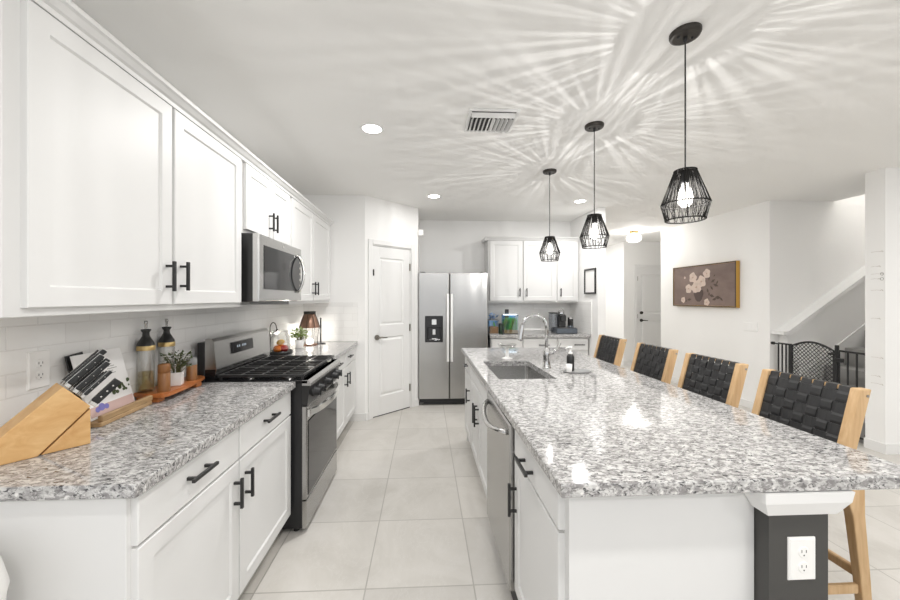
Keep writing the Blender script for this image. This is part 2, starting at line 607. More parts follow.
def panel_door(name, M, width, height, label, knob_u, hinge_us, lever=1, deadbolt=False, knob_mat='nickel'):
    """two-panel moulded interior door, local u,v,w; returns the door mesh"""
    d = MB(M)
    st, t = .10, -.005
    tb = -.045
    vA, vB, vC, vD = .22, .93, 1.07, height - .13
    d.box(0, st, 0, height, tb, t, .002)
    d.box(width - st, width, 0, height, tb, t, .002)
    d.box(st, width - st, 0, vA, tb, t)
    d.box(st, width - st, vB, vC, tb, t)
    d.box(st, width - st, vD, height, tb, t)
    for a, b_ in ((vA, vB), (vC, vD)):
        u0, u1 = st, width - st
        d.rings([(u0, u1, a, b_, t), (u0 + .012, u1 - .012, a + .012, b_ - .012, t - .011), (u0 + .022, u1 - .022, a + .022, b_ - .022, t - .011),
                 (u0 + .042, u1 - .042, a + .042, b_ - .042, t - .002)], True, False)
    o = d.build(name, 'trim_white')
    o['kind'] = 'structure'
    o['label'] = label
    o['category'] = 'door'
    k = MB(M)
    k.cyl((knob_u, .93, t), (knob_u, .93, t + .012), .032, seg=20)
    k.cyl((knob_u, .93, t + .012), (knob_u, .93, t + .05), .011)
    k.tube([(knob_u, .93, t + .05), (knob_u + lever * .03, .932, t + .055), (knob_u + lever * .115, .925, t + .05)], [.012, .010, .008])
    k.build('door_handle', knob_mat, o, 'dark lever handle')
    if deadbolt:
        MB(M).cyl((knob_u, 1.09, t), (knob_u, 1.09, t + .02), .032, seg=20).cyl((knob_u, 1.09, t + .02), (knob_u, 1.09, t + .03), .018).build('deadbolt', knob_mat, o)
    for hu in hinge_us:
        for hv in (.25, 1.02, height - .22):
            MB(M).box(hu - .012, hu + .012, hv - .045, hv + .045, t - .002, t + .005).cyl((hu, hv - .045, t + .006), (hu, hv + .045, t + .006), .007, seg=8).build('hinge', 'nickel', o)
    return o

def casing(name, M, u0, u1, top, label, wdt=.058):
    c = MB(M)
    prof = lambda a, b, c0, d0: c.box(a, b, c0, d0, 0, .016, .004)
    prof(u0 - wdt, u0, 0, top + wdt)
    prof(u1, u1 + wdt, 0, top + wdt)
    prof(u0, u1, top, top + wdt)
    # jamb
    c.box(u0 - .001, u0 + .012, 0, top, -.1, 0).box(u1 - .012, u1 + .001, 0, top, -.1, 0).box(u0, u1, top - .012, top + .001, -.1, 0)
    struct(name, c, 'trim_white', label, 'door casing')

M1 = MD @ Matrix.Translation((DU0 + .014, .012, 0))
panel_door('door_1', M1, DU1 - DU0 - .028, DZ - .028, 'white two panel pantry door beside the fridge', .055, [DU1 - DU0 - .03])
MB(M1).box(-.004, .010, 1.66, 1.735, -.004, .012, .002).build('safety_latch', 'bronze', bpy.data.objects['door_1'])
casing('trim_1', MD, DU0, DU1, DZ, 'white casing around the pantry door')
MH = facing((HD0, 7.39, 0), '-Y')
panel_door('door_2', facing((HD0 + .014, 7.41, .01), '-Y'), HD1 - HD0 - .028, 2.03, 'grey white front door at the end of the hall', .095, [.01], 1, True, 'bronze')
casing('trim_2', MH, 0, HD1 - HD0, 2.05, 'white casing around the hall door')
# dark strip that paints the shaded gap under the pantry door
MB(MD).box(DU0 + .012, DU1 - .012, 0, .012, -.05, -.01).build('door_gap_shade', 'gap', bpy.data.objects['door_1'])

# stairs
st = MB()
poly = []
x0, rise, run = 4.24, .205, .245
z = 0
pts = [(x0, 0)]
for i in range(11):
    z += rise
    pts.append((x0 + i * run, z))
    pts.append((x0 + (i + 1) * run, z))
pts.append((x0 + 11 * run, 0))
st.prism(pts, 3.235, 4.06, 'Y')
struct('stairs', st, 'carpet', 'grey carpeted stairs rising to the right behind the gate', 'stairs')
sl = .695
kz = lambda x: 1.005 + sl * (x - 4.248)
struct('stair_half_wall', MB().prism([(4.28, 0), (7.2, 0), (7.2, kz(7.2) - .05), (4.32, kz(4.32) - .05), (4.28, kz(4.3) - .05)], 4.08, 4.18, 'Y'),
       'wall_paint', 'shaded wall panel below the sloped stair rail', 'wall')
cap = MB().prism([(4.18, kz(4.26) - .035), (4.26, kz(4.26) - .035), (7.2, kz(7.2) - .035), (7.2, kz(7.2) + .02), (4.24, kz(4.24) + .02), (4.18, kz(4.24) + .02)], 4.03, 4.18, 'Y')
cap.prism([(4.23, kz(4.25) - .07), (7.2, kz(7.2) - .07), (7.2, kz(7.2) - .035), (4.23, kz(4.25) - .035)], 4.055, 4.08, 'Y')
struct('trim_3', cap, 'trim_white', 'white sloped cap rail running up the stairs', 'stair rail')
kk = lambda x: .835 + .72 * (x - 4.85)
struct('trim_4', MB().prism([(4.25, kk(4.25) - .02), (4.25, kk(4.25) - .22), (7.2, kk(7.2) - .22), (7.2, kk(7.2))], 4.065, 4.08, 'Y'), 'trim_white', 'white skirt board along the stair treads', 'stair skirt')

# ------------------------------------------------------------------ cabinetry
def pull(M, u, v, length, vertical, w0, parent, r=.006):
    h = MB(M)
    a = (0, 1) if vertical else (1, 0)
    L = length / 2
    h.box(u - (L if a[0] else r), u + (L if a[0] else r), v - (L if a[1] else r), v + (L if a[1] else r), w0 + .026, w0 + .038, .0015)
    for s in (-.68, .68):
        pu, pv = u + a[0] * s * L, v + a[1] * s * L
        h.box(pu - .005, pu + .005, pv - .005, pv + .005, w0, w0 + .028)
    return h.build('handle', 'black_satin', parent, 'black bar handle')

def shaker(M, u0, u1, v0, v1, parent, handle=None, name='door', rail=.058, t=.02, m='cabinet_white'):
    d = MB(M)
    e = .0025
    d.rings([(u0, u1, v0, v1, 0), (u0, u1, v0, v1, t - e), (u0 + e, u1 - e, v0 + e, v1 - e, t),
             (u0 + rail, u1 - rail, v0 + rail, v1 - rail, t), (u0 + rail + .006, u1 - rail - .006, v0 + rail + .006, v1 - rail - .006, t - .008)])
    o = d.build(name, m, parent)
    if handle:
        pull(M, handle[0], handle[1], handle[3], handle[2], t, o)
    return o

def slab(M, u0, u1, v0, v1, parent, handle=None, t=.02):
    d = MB(M)
    e = .003
    d.rings([(u0, u1, v0, v1, 0), (u0, u1, v0, v1, t - e), (u0 + e, u1 - e, v0 + e, v1 - e, t)])
    o = d.build('drawer', 'cabinet_white', parent)
    if handle:
        pull(M, handle[0], handle[1], handle[3], handle[2], t, o)
    return o

def carcass(x0, x1, y0, y1, z0, z1, parent, name='body'):
    return MB().box(x0, x1, y0, y1, z0, z1, .0015).build(name, 'cabinet_white', parent)

# left wall cabinets, fronts face +X
FX = -1.09
FL = facing((FX, 0, 0), '+X')
def upper_left(y0, y1, z0, z1, doors, label, handles):
    t = thing('upper_cabinet', label, 'cabinet', (-1.24, (y0 + y1) / 2, z0), 0, 'white upper cabinets on the left wall')
    carcass(-1.388, FX, y0, y1, z0, z1, t)
    for (a, b_), h in zip(doors, handles):
        shaker(FL, a, b_, z0 + .025, 2.221, t, h)
    return t
upper_left(.985, 2.195, 1.358, 2.24, [(1.029, 1.588), (1.604, 2.168)], 'largest white upper cabinet, above the knife block and oil bottles',
           [(1.553, 1.50, True, .125), (1.640, 1.505, True, .125)])
upper_left(2.198, 2.955, 1.80, 2.24, [(2.225, 2.572), (2.580, 2.928)], 'short white upper cabinet directly above the microwave',
           [(2.542, 1.93, True, .125), (2.608, 1.93, True, .125)])
upper_left(2.958, 4.185, 1.358, 2.24, [(2.985, 3.535), (3.545, 4.15)], 'white upper cabinet in the corner right of the microwave',
           [(3.497, 1.50, True, .125), (3.585, 1.50, True, .125)])
def crown(name, prof, h0, h1, axis, label):
    return tag(MB().prism(prof, h0, h1, axis).build(name, 'cabinet_white'), label, 'crown molding')
crown('crown_molding', [(-1.388, 2.2405), (-1.0895, 2.2405), (-1.0895, 2.2245), (-1.072, 2.2265), (-1.070, 2.242), (-1.060, 2.247), (-1.046, 2.262), (-1.036, 2.266), (-1.035, 2.279), (-1.388, 2.279)],
      .945, 4.188, 'Y', 'white stepped crown molding along the top of the left upper cabinets')

# left base cabinets
BX = -.81
BL = facing((BX, 0, 0), '+X')
def base_left(y0, y1, split, label, hd, hw):
    t = thing('base_cabinet', label, 'cabinet', (-1.1, (y0 + y1) / 2, 0), 0, 'white base cabinets under the left counters')
    carcass(-1.388, BX, y0, y1, .105, .874, t)
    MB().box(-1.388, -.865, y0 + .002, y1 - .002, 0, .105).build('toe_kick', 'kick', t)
    a, b_ = y0 + .016, y1 - .010
    for u0, u1, hu, hv in ((a, split - .006, hw[0], hd[0]), (split + .006, b_, hw[1], hd[1])):
        slab(BL, u0, u1, .726, .862, t, (hv, .808, False, .14))
        shaker(BL, u0, u1, .135, .717, t, (hu, .60, True, .125))
    return t
base_left(1.022, 2.185, 1.585, 'white base cabinet nearest the camera under the left counter, beside the range', (1.293, 1.865), (1.54, 1.632))
base_left(2.968, 4.185, 3.655, 'white base cabinet between the range and the pantry wall', (3.32, 3.80), (3.60, 3.715))

# countertops
def counter(name, x0, x1, y0, y1, label, z1=.914, z0=.876):
    return tag(MB().box(x0, x1, y0, y1, z0, z1, .004, 2).build(name, 'granite'), label, 'countertop')
counter('countertop', -1.39, -.768, 1.0, 2.192, 'grey speckled granite countertop under the knife block')
counter('countertop', -1.39, -.768, 2.965, 4.188, 'granite countertop between the range and the pantry wall')
counter('countertop', .868, 2.238, 4.81, 5.488, 'granite countertop on the back wall holding fish tanks and coffee machine')

# back wall cabinets, fronts face -Y
FB = facing((0, 5.19, 0), '-Y')
t = thing('upper_cabinet', 'white two door upper cabinet on the back wall next to the fridge', 'cabinet', (1.4, 5.34, 1.345))
carcass(.91, 1.912, 5.19, 5.488, 1.345, 2.245, t)
shaker(FB, .935, 1.405, 1.37, 2.235, t, (1.365, 1.49, True, .12))
shaker(FB, 1.425, 1.900, 1.37, 2.235, t, (1.466, 1.49, True, .12))
t = thing('upper_cabinet', 'narrow one door upper cabinet on the back wall above the coffee machine', 'cabinet', (2.07, 5.34, 1.345))
carcass(1.914, 2.238, 5.19, 5.488, 1.345, 2.245, t)
shaker(FB, 1.925, 2.215, 1.37, 2.235, t, (1.965, 1.49, True, .12))
tag(MB().prism([(5.488, 2.2455), (5.1895, 2.2455), (5.1895, 2.24), (5.175, 2.242), (5.17, 2.255), (5.15, 2.275), (5.135, 2.280), (5.135, 2.29), (5.488, 2.29)], .865, 2.238, 'X').build('crown_molding', 'cabinet_white'),
    'white crown molding on top of the back wall cabinets', 'crown molding')
GB = facing((0, 4.86, 0), '-Y')
for u0, u1, lb, hu in ((.885, 1.32, 'white drawer cabinet under the fish tanks beside the fridge', 1.09),
                       (1.322, 1.80, 'middle white drawer cabinet under the back counter', 1.605),
                       (1.802, 2.236, 'white drawer cabinet under the coffee machine', 2.095)):
    t = thing('base_cabinet', lb, 'cabinet', ((u0 + u1) / 2, 5.2, 0), 0, 'white base cabinets along the back wall')
    carcass(u0, u1, 4.86, 5.488, .105, .874, t)
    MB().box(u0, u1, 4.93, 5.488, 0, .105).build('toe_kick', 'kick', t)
    slab(GB, u0 + .01, u1 - .01, .70, .855, t, (hu, .775, False, .145))
    shaker(GB, u0 + .01, u1 - .01, .135, .675, t)

# ------------------------------------------------------------------ island
IX = .412
IL = facing((IX, 0, 0), '-X')      # u = -Y
def island_cab(y0, y1, label, doors, drawers):
    t = thing('island_cabinet', label, 'cabinet', (.65, (y0 + y1) / 2, 0), 0, 'white cabinets of the kitchen island')
    carcass(IX, .955, y0, y1, .105, .874, t) if drawers[0] != 'sink' else MB().box(IX, .43, y0, y1, .105, .874).box(.43, .955, y0, y0 + .018, .105, .874).box(.43, .955, y1 - .018, y1, .105, .874).box(.43, .955, y0, y1, .105, .123).box(.93, .955, y0, y1, .105, .874).build('body', 'cabinet_white', t)
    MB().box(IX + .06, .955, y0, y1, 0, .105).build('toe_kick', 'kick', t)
    for d in drawers[1:]:
        slab(IL, -d[1], -d[0], .726, .860, t, d[2])
    for d in doors:
        shaker(IL, -d[1], -d[0], .135, .716, t, d[2])
    return t
island_cab(1.036, 1.578, 'white island cabinet nearest the camera, right of the dishwasher', [(1.05, 1.57, (-1.535, .545, True, .14))], ['', (1.05, 1.57, (-1.35, .775, False, .15))])
island_cab(2.176, 3.10, 'white sink cabinet of the island with two doors beyond the dishwasher', [(2.19, 2.66, (-2.625, .545, True, .15)), (2.67, 3.09, (-2.71, .545, True, .15))], ['sink', (2.19, 3.09, None)])
island_cab(3.102, 3.55, 'farthest white island cabinet, facing the pantry door', [(3.112, 3.54, (-3.155, .555, True, .125))], ['', (3.112, 3.54, (-3.33, .79, False, .12))])
tag(MB().box(.412, .966, 1.018, 1.034, 0, .875, .001).build('end_panel', 'cabinet_white'), 'plain white end panel of the island below the granite', 'panel')
tag(MB().box(.412, .966, 3.552, 3.565, 0, .875, .001).build('end_panel', 'cabinet_white'), 'white panel on the far end of the island', 'panel')
t = thing('knee_wall', 'charcoal painted knee wall holding up the island overhang', 'half wall', (1.05, 2.2, 0))
MB().box(.968, 1.144, .975, 3.52, 0, .82).build('wall_body', 'charcoal', t, 'charcoal painted body')
tm = MB()
tm.prism([(.968, .8205), (.968, .875), (1.185, .875), (1.18, .84), (1.165, .815), (1.155, .80), (1.1445, .80), (1.1445, .8205)], 1.016, 3.52, 'Y')
v = [(.955, .964, .803), (1.158, .964, .803), (1.18, .945, .845), (.93, .945, .845), (.927, .942, .875), (1.185, .942, .875)]
w_ = [(a_, 1.0165, c_) for a_, b_, c_ in v]
tm.add(v + w_, [(0, 1, 2, 3), (3, 2, 5, 4), (0, 3, 9, 6), (3, 4, 10, 9), (1, 7, 8, 2), (2, 8, 11, 5), (4, 5, 11, 10)])
tm.box(.955, .9675, .964, 1.0165, .803, .81).box(1.1445, 1.158, .964, 1.0165, .803, .81).box(.9675, 1.1445, .964, .9745, .803, .81)
tm.build('cap_trim', 'trim_white', t, 'white flared cap trim')

def outlet(name, M, w_, h_, label, sockets=True, group=None):
    t = thing(name, label, 'outlet', M.translation)
    MB(M).rings([(-w_ / 2, w_ / 2, -h_ / 2, h_ / 2, 0), (-w_ / 2, w_ / 2, -h_ / 2, h_ / 2, .003), (-w_ / 2 + .004, w_ / 2 - .004, -h_ / 2 + .004, h_ / 2 - .004, .007)]).build('plate', 'white_plastic', t)
    if sockets:
        for s in (-1, 1):
            k = MB(M)
            cy = s * .021
            k.lathe([(.0155, .0071), (.0155, .0085), (.0145, .0095)], (0, cy, 0), 20)
            o = k.build('socket', 'white_plastic', t)
            q = MB(M)
            for dx in (-.0065, .0065):
                q.box(dx - .001, dx + .001, cy - .001, cy + .007, .0085, .0098)
            q.cyl((0, cy - .008, .0085), (0, cy - .008, .0098), .0022, seg=8)
            q.build('slot', 'gap', o)
    return t
outlet('wall_outlet', facing((1.062, .975, .675), '-Y'), .08, .12, 'white electrical outlet on the charcoal end of the island')
outlet('wall_outlet', facing((-1.39, 1.37, 1.153), '+X'), .075, .135, 'white electrical outlet on the tiles above the knife block')

# island top with the sink cut-out
SX0, SX1, SY0, SY1 = .452, .810, 2.19, 2.812
def slab_hole(x0, x1, y0, y1, hx0, hx1, hy0, hy1, z0, z1):
    m = MB()
    e = .004
    O = lambda a, z: [(x0 + a, y0 + a, z), (x1 - a, y0 + a, z), (x1 - a, y1 - a, z), (x0 + a, y1 - a, z)]
    I = lambda z: [(hx0, hy0, z), (hx1, hy0, z), (hx1, hy1, z), (hx0, hy1, z)]
    v = I(z0) + O(e, z0) + O(0, z0 + e) + O(0, z1 - e) + O(e, z1) + I(z1)
    f = []
    for k in range(5):
        for i in range(4):
            j = (i + 1) % 4
            f.append((k * 4 + i, k * 4 + j, k * 4 + 4 + j, k * 4 + 4 + i))
    for i in range(4):
        j = (i + 1) % 4
        f.append((20 + i, 20 + j, j, i))
    return m.add(v, f)
tag(slab_hole(.362, 1.412, .946, 3.585, SX0, SX1, SY0, SY1, .876, .914).build('countertop', 'granite'),
    'large grey speckled granite island countertop with sink cut-out', 'countertop')
# sink bowl
t = thing('sink', 'rectangular stainless steel undermount sink in the island', 'sink', ((SX0 + SX1) / 2, (SY0 + SY1) / 2, .68))
s = MB()
def rect(a, z, r=.03):
    x0, x1, y0, y1 = SX0 - .004 + a, SX1 + .004 - a, SY0 - .004 + a, SY1 + .004 - a
    out = []
    for cx, cy, a0 in ((x1 - r, y1 - r, 0), (x0 + r, y1 - r, 90), (x0 + r, y0 + r, 180), (x1 - r, y0 + r, 270)):
        for k in range(6):
            an = R(a0 + k * 18)
            out.append((cx + r * cos(an), cy + r * sin(an), z))
    return out
lv = [rect(0, .8755), rect(.004, .72), rect(.012, .70), rect(.03, .695)]
v = [p for l in lv for p in l]
n = 24
f = [(k * n + i, k * n + (i + 1) % n, k * n + n + (i + 1) % n, k * n + n + i) for k in range(3) for i in range(n)]
f.append(tuple(range(3 * n, 4 * n)))
s.add(v, f, True)
s.build('bowl', 'steel_h', t)
MB().lathe([(.045, .6955), (.045, .699), (.035, .697), (.01, .696)], ((SX0 + SX1) / 2, 2.5, 0)).build('drain', 'chrome', t)
tag(MB().lathe([(.11, .701), (.115, .704), (.118, .715), (.125, .72), (.105, .712), (.1, .706)], (.60, 2.64, 0), 28).build('sink_strainer', 'steel_dark'), 'round dark grey drying basket lying in the sink', 'basket')

# faucet
FXc, FYc = .862, 2.53
t = thing('faucet', 'tall chrome gooseneck kitchen faucet behind the sink', 'faucet', (FXc, FYc, .914))
MB().lathe([(.030, .914), (.030, .922), (.025, .93), (.023, .99), (.027, 1.0), (.027, 1.03), (.018, 1.045), (.014, 1.06)], (FXc, FYc, 0)).build('faucet_base', 'chrome', t)
pt = [(FXc, FYc, 1.04), (FXc, FYc, 1.20)]
for k in range(13):
    a = pi * k / 12 * .93
    pt.append((FXc - .088 + .088 * cos(a), FYc, 1.20 + .088 * sin(a)))
MB().tube(pt, .0125, 14).build('spout', 'chrome', t)
ex = Vector(pt[-1]); d = (ex - Vector(pt[-2])).normalized()
p2 = ex + Vector((-.16, 0, -1)).normalized() * .10
MB().cyl(ex, p2, .0135, .019, 16).cyl(p2, p2 + Vector((-.16, 0, -1)).normalized() * .012, .019, .016, 16).build('spray_head', 'chrome', t)
MB().cyl((FXc, FYc, 1.015), (FXc + .045, FYc, 1.02), .017, .016).tube([(FXc + .045, FYc, 1.02), (FXc + .065, FYc, 1.035), (FXc + .10, FYc, 1.09)], [.012, .010, .007]).build('lever', 'chrome', t)

# dishwasher
t = thing('dishwasher', 'stainless steel dishwasher built into the island', 'dishwasher', (.66, 1.91, 0))
MB().box(.405, .95, 1.584, 2.17, .02, .868).build('body', 'gap', t)
d = MB(facing((.405, 0, 0), '-X'))
d.rings([(-2.168, -1.588, .11, .845, 0), (-2.168, -1.588, .11, .845, .025), (-2.162, -1.594, .116, .839, .032)])
d.build('door', 'steel', t)
MB().box(.378, .42, 1.588, 2.168, .848, .870).build('control_strip', 'black_gloss', t, 'black glossy control strip on the top edge')
hp = []
for k in range(13):
    s_ = k / 12
    hp.append((.37 - .05 * sin(pi * s_) ** .6, 1.63 + .50 * s_, .80 - .035 * sin(pi * s_)))
hm = MB(); 
hm.tube(hp, .013, 10)
hm.build('handle', 'steel_h', t)
MB().box(.43, .45, 1.588, 2.168, .0, .105).build('toe_kick', 'black', t)

# ------------------------------------------------------------------ range
t = thing('gas_range', 'stainless steel gas range with black grates between the left counters', 'stove', (-1.05, 2.58, 0))
RY0, RY1 = 2.203, 2.957
MB().box(-1.37, -.735, RY0, RY1, .03, .905, .003).build('body', 'black', t, 'black side panels')
for x in (-1.3, -.78):
    for y in (RY0 + .04, RY1 - .04):
        MB().cyl((x, y, 0), (x, y, .035), .018, seg=10).build('foot', 'black', t)
ck = MB().box(-1.30, -.70, RY0, RY1, .895, .918, .004)
ck.build('cooktop', 'black_gloss', t)
MB().prism([(-.735, .918), (-.70, .918), (-.682, .90), (-.682, .885), (-.735, .885)], RY0, RY1, 'Y').build('front_trim', 'steel_h', t)
# control panel, knobs
MB().prism([(-.735, .885), (-.690, .885), (-.705, .765), (-.735, .765)], RY0 + .003, RY1 - .003, 'Y').build('control_panel', 'black_satin', t)
for ky in (2.30, 2.40, 2.58, 2.76, 2.86):
    k = MB()
    c0 = Vector((-.698, ky, .828)); dn = Vector((1, 0, -.08)).normalized()
    k.cyl(c0, c0 + dn * .012, .033, .031, 20).cyl(c0 + dn * .012, c0 + dn * .045, .026, .022, 20)
    k.box(-.655, -.647, ky - .004, ky + .004, .80, .85, .001)
    k.build('knob', 'black', t)
# oven door
dr = MB(facing((-.735, 0, 0), '+X'))
dr.rings([(RY0 + .004, RY1 - .004, .20, .757, 0), (RY0 + .004, RY1 - .004, .20, .757, .022), (RY0 + .008, RY1 - .008, .204, .753, .026)])
od = dr.build('oven_door', 'steel', t)
dr = MB(facing((-.709, 0, 0), '+X'))
dr.rings([(RY0 + .03, RY1 - .03, .215, .665, 0), (RY0 + .03, RY1 - .03, .215, .665, .003), (RY0 + .034, RY1 - .034, .219, .661, .004)])
dr.build('oven_window', 'black_gloss', od, 'black glass oven window')
hp = []
for k in range(17):
    s_ = k / 16
    hp.append((-.700 + .058 * sin(pi * s_) ** .55, RY0 + .03 + (RY1 - RY0 - .06) * s_, .715))
h = MB()
for k in range(16):
    a, b_ = Vector(hp[k]), Vector(hp[k + 1])
dvs = []
v, f = [], []
for k, p in enumerate(hp):
    v += [(p[0] - .008, p[1], p[2] - .022), (p[0] + .004, p[1], p[2] - .018), (p[0] + .006, p[1], p[2] + .018), (p[0] - .008, p[1], p[2] + .022)]
for k in range(16):
    for i in range(4):
        j = (i + 1) % 4
        f.append((k * 4 + i, k * 4 + j, k * 4 + 4 + j, k * 4 + 4 + i))
f += [(0, 1, 2, 3), (64, 65, 66, 67)]
h.add(v, f)
for y in (RY0 + .03, RY1 - .03):
    h.box(-.709, -.692, y - .014, y + .014, .692, .738, .002)
h.build('handle', 'steel_bright', od, 'curved steel bar handle')
dr = MB(facing((-.735, 0, 0), '+X'))
dr.rings([(RY0 + .004, RY1 - .004, .025, .190, 0), (RY0 + .004, RY1 - .004, .025, .190, .022), (RY0 + .008, RY1 - .008, .029, .186, .026)])
dr.build('drawer', 'steel', t)
# backguard
bg = MB().prism([(-1.245, .935), (-1.235, .985), (-1.250, 1.150), (-1.262, 1.168), (-1.285, 1.170), (-1.30, 1.165), (-1.30, .93)], RY0 + .004, RY1, 'Y')
bg = bg.build('backguard', 'steel_h', t)
MB().box(-1.345, -1.30, RY0, RY1 - .003, .90, 1.145, .004).build('backguard_rear', 'black', t, 'black rear housing')
MB().prism([(-1.30, .915), (-1.245, .918), (-1.240, .985), (-1.30, .985)], RY0 + .002, RY1 - .002, 'Y').build('vent_strip', 'black_gloss', t)
md = Matrix.Translation((-1.239, 2.53, 1.088)) @ Matrix.Rotation(R(-5), 4, 'Y') @ facing((0, 0, 0), '+X')
MB(md).box(-.135, .135, -.036, .036, -.004, .005, .001).build('display', 'black_gloss', bg, 'black control display')
k = MB(md)
for u in (-.085, -.06, -.02, .0, .02):
    k.box(u, u + .010, -.002, .012, .005, .006)
k.build('display_digits', 'digits', bg)
# grates
for gy0, gy1 in ((RY0 + .012, RY0 + .248), (RY0 + .256, RY1 - .256), (RY1 - .248, RY1 - .012)):
    g = MB()
    gx0, gx1 = -1.232, -.728
    zt = .952
    for y in (gy0 + .006, gy1 - .006):
        g.box(gx0, gx1, y - .007, y + .007, zt - .016, zt, .002)
    for x in (gx0 + .006, (gx0 + gx1) / 2, gx1 - .006, gx0 + .13, gx1 - .13):
        g.box(x - .0055, x + .0055, gy0, gy1, zt - .014, zt - .001, .002)
    for q in (1, 2, 3):
        y = gy0 + (gy1 - gy0) * q / 4
        g.box(gx0, gx1, y - .0045, y + .0045, zt - .013, zt, .0015)
    for x in (gx0 + .012, gx1 - .012):
        for y in (gy0 + .012, gy1 - .012):
            g.box(x - .006, x + .006, y - .006, y + .006, .918, zt - .01)
    g.build('grate', 'cast_iron', t, 'cast iron grate')
for bx, by, br in ((-.86, 2.32, .045), (-1.10, 2.32, .035), (-.98, 2.58, .05), (-.86, 2.84, .045), (-1.10, 2.84, .035)):
    MB().lathe([(br, .918), (br, .926), (br * .75, .928), (br * .75, .936), (.004, .938)], (bx, by, 0)).build('burner', 'steel_dark', t)

# ------------------------------------------------------------------ microwave
t = thing('microwave', 'stainless steel over the range microwave with curved handle', 'microwave', (-1.2, 2.578, 1.385))
MY0, MY1 = 2.206, 2.948
MB().box(-1.385, -1.024, MY0, MY1, 1.392, 1.797, .002).build('body', 'black_satin', t, 'black side casing')
MB().box(-1.385, -1.02, MY0 + .01, MY1 - .01, 1.385, 1.393).build('bottom_vent', 'steel_dark', t)
MM = facing((-1.024, 0, 0), '+X')
fr = MB(MM)
fr.rings([(MY0, MY1, 1.39, 1.798, 0), (MY0, MY1, 1.39, 1.798, .028), (MY0 + .006, MY1 - .006, 1.396, 1.792, .036)])
fo = fr.build('front_door', 'steel_h', t)
wn = MB(MM)
wn.rings([(MY0 + .065, MY1 - .025, 1.463, 1.735, .0355), (MY0 + .065, MY1 - .025, 1.463, 1.735, .0375), (MY0 + .068, MY1 - .028, 1.466, 1.732, .039)])
wn.build('door_window', 'black_gloss', fo, 'dark glass window')
hp = [(-.986 + .050 * sin(pi * k / 14) ** .6, 2.845, 1.455 + .285 * k / 14) for k in range(15)]
MB().tube(hp, .011, 10).build('handle', 'steel_bright', fo, 'curved bright handle')
MB(MM).lathe([(.012, .0362), (.012, .0375), (.010, .038)], (2.58, 1.765, 0), 16).build('badge', 'steel_bright', fo)
kp = MB(MM)
for i in range(5):
    kp.box(2.895, 2.915, 1.50 + i * .045, 1.515 + i * .045, .0388, .0395)
kp.build('keypad', 'mark', fo)

# ------------------------------------------------------------------ refrigerator
t = thing('refrigerator', 'stainless steel side by side refrigerator with ice dispenser', 'refrigerator', (.37, 5.1, 0))
MB().box(-.072, .825, 4.80, 5.46, .03, 1.725, .004).build('body', 'steel_dark', t, 'dark grey cabinet sides')
MF = facing((0, 4.80, 0), '-Y')
def fdoor(u0, u1):
    d = MB(MF)
    e = .012
    rl = [(u0, u1, .085, 1.742, 0), (u0, u1, .085, 1.742, .045)]
    for a in (25, 50, 75, 90):
        q = e * (1 - cos(R(a)));  q2 = e * sin(R(a))
        rl.append((u0 + q, u1 - q, .085 + q * .4, 1.742 - q * .4, .045 + q2))
    return d.rings(rl)
d1 = fdoor(-.086, .317).build('freezer_door', 'steel', t)
d2 = fdoor(.327, .829).build('fridge_door', 'steel', t)
for o, u in ((d1, .297), (d2, .348)):
    h = MB(MF).box(u - .017, u + .017, .58, 1.465, .085, .108, .006, 2)
    for v_ in (.62, 1.425):
        h.box(u - .010, u + .010, v_ - .02, v_ + .02, .055, .09)
    h.build('handle', 'handle_bright', o, 'long bright vertical bar handle')
ds = MB(MF)
ds.rings([(0, .236, .83, 1.175, .055), (0, .236, .83, 1.175, .0595), (.006, .230, .836, 1.169, .061), (.03, .206, .86, 1.03, .061), (.045, .19, .875, 1.02, .058)])
dso = ds.build('dispenser', 'black_gloss', d1, 'black ice and water dispenser')
k = MB(MF).box(.09, .15, 1.06, 1.13, .061, .066, .002).box(.10, .136, .93, 1.0, .061, .075, .003).box(.09, .146, .875, .885, .061, .09)
k.build('dispenser_paddle', 'steel_bright', d1)
gr = MB(MF).box(-.07, .825, .012, .078, -.02, .02)
gr.build('grille', 'black', t)
for u in (-.05, .79):
    MB(MF).box(u - .03, u + .03, 0, .035, -.02, .035, .004).build('foot', 'steel_dark', t)
for u in (-.03, .77):
    MB(MF).box(u - .03, u + .03, 1.742, 1.755, -.04, .02, .002).build('hinge_cover', 'steel_dark', t)

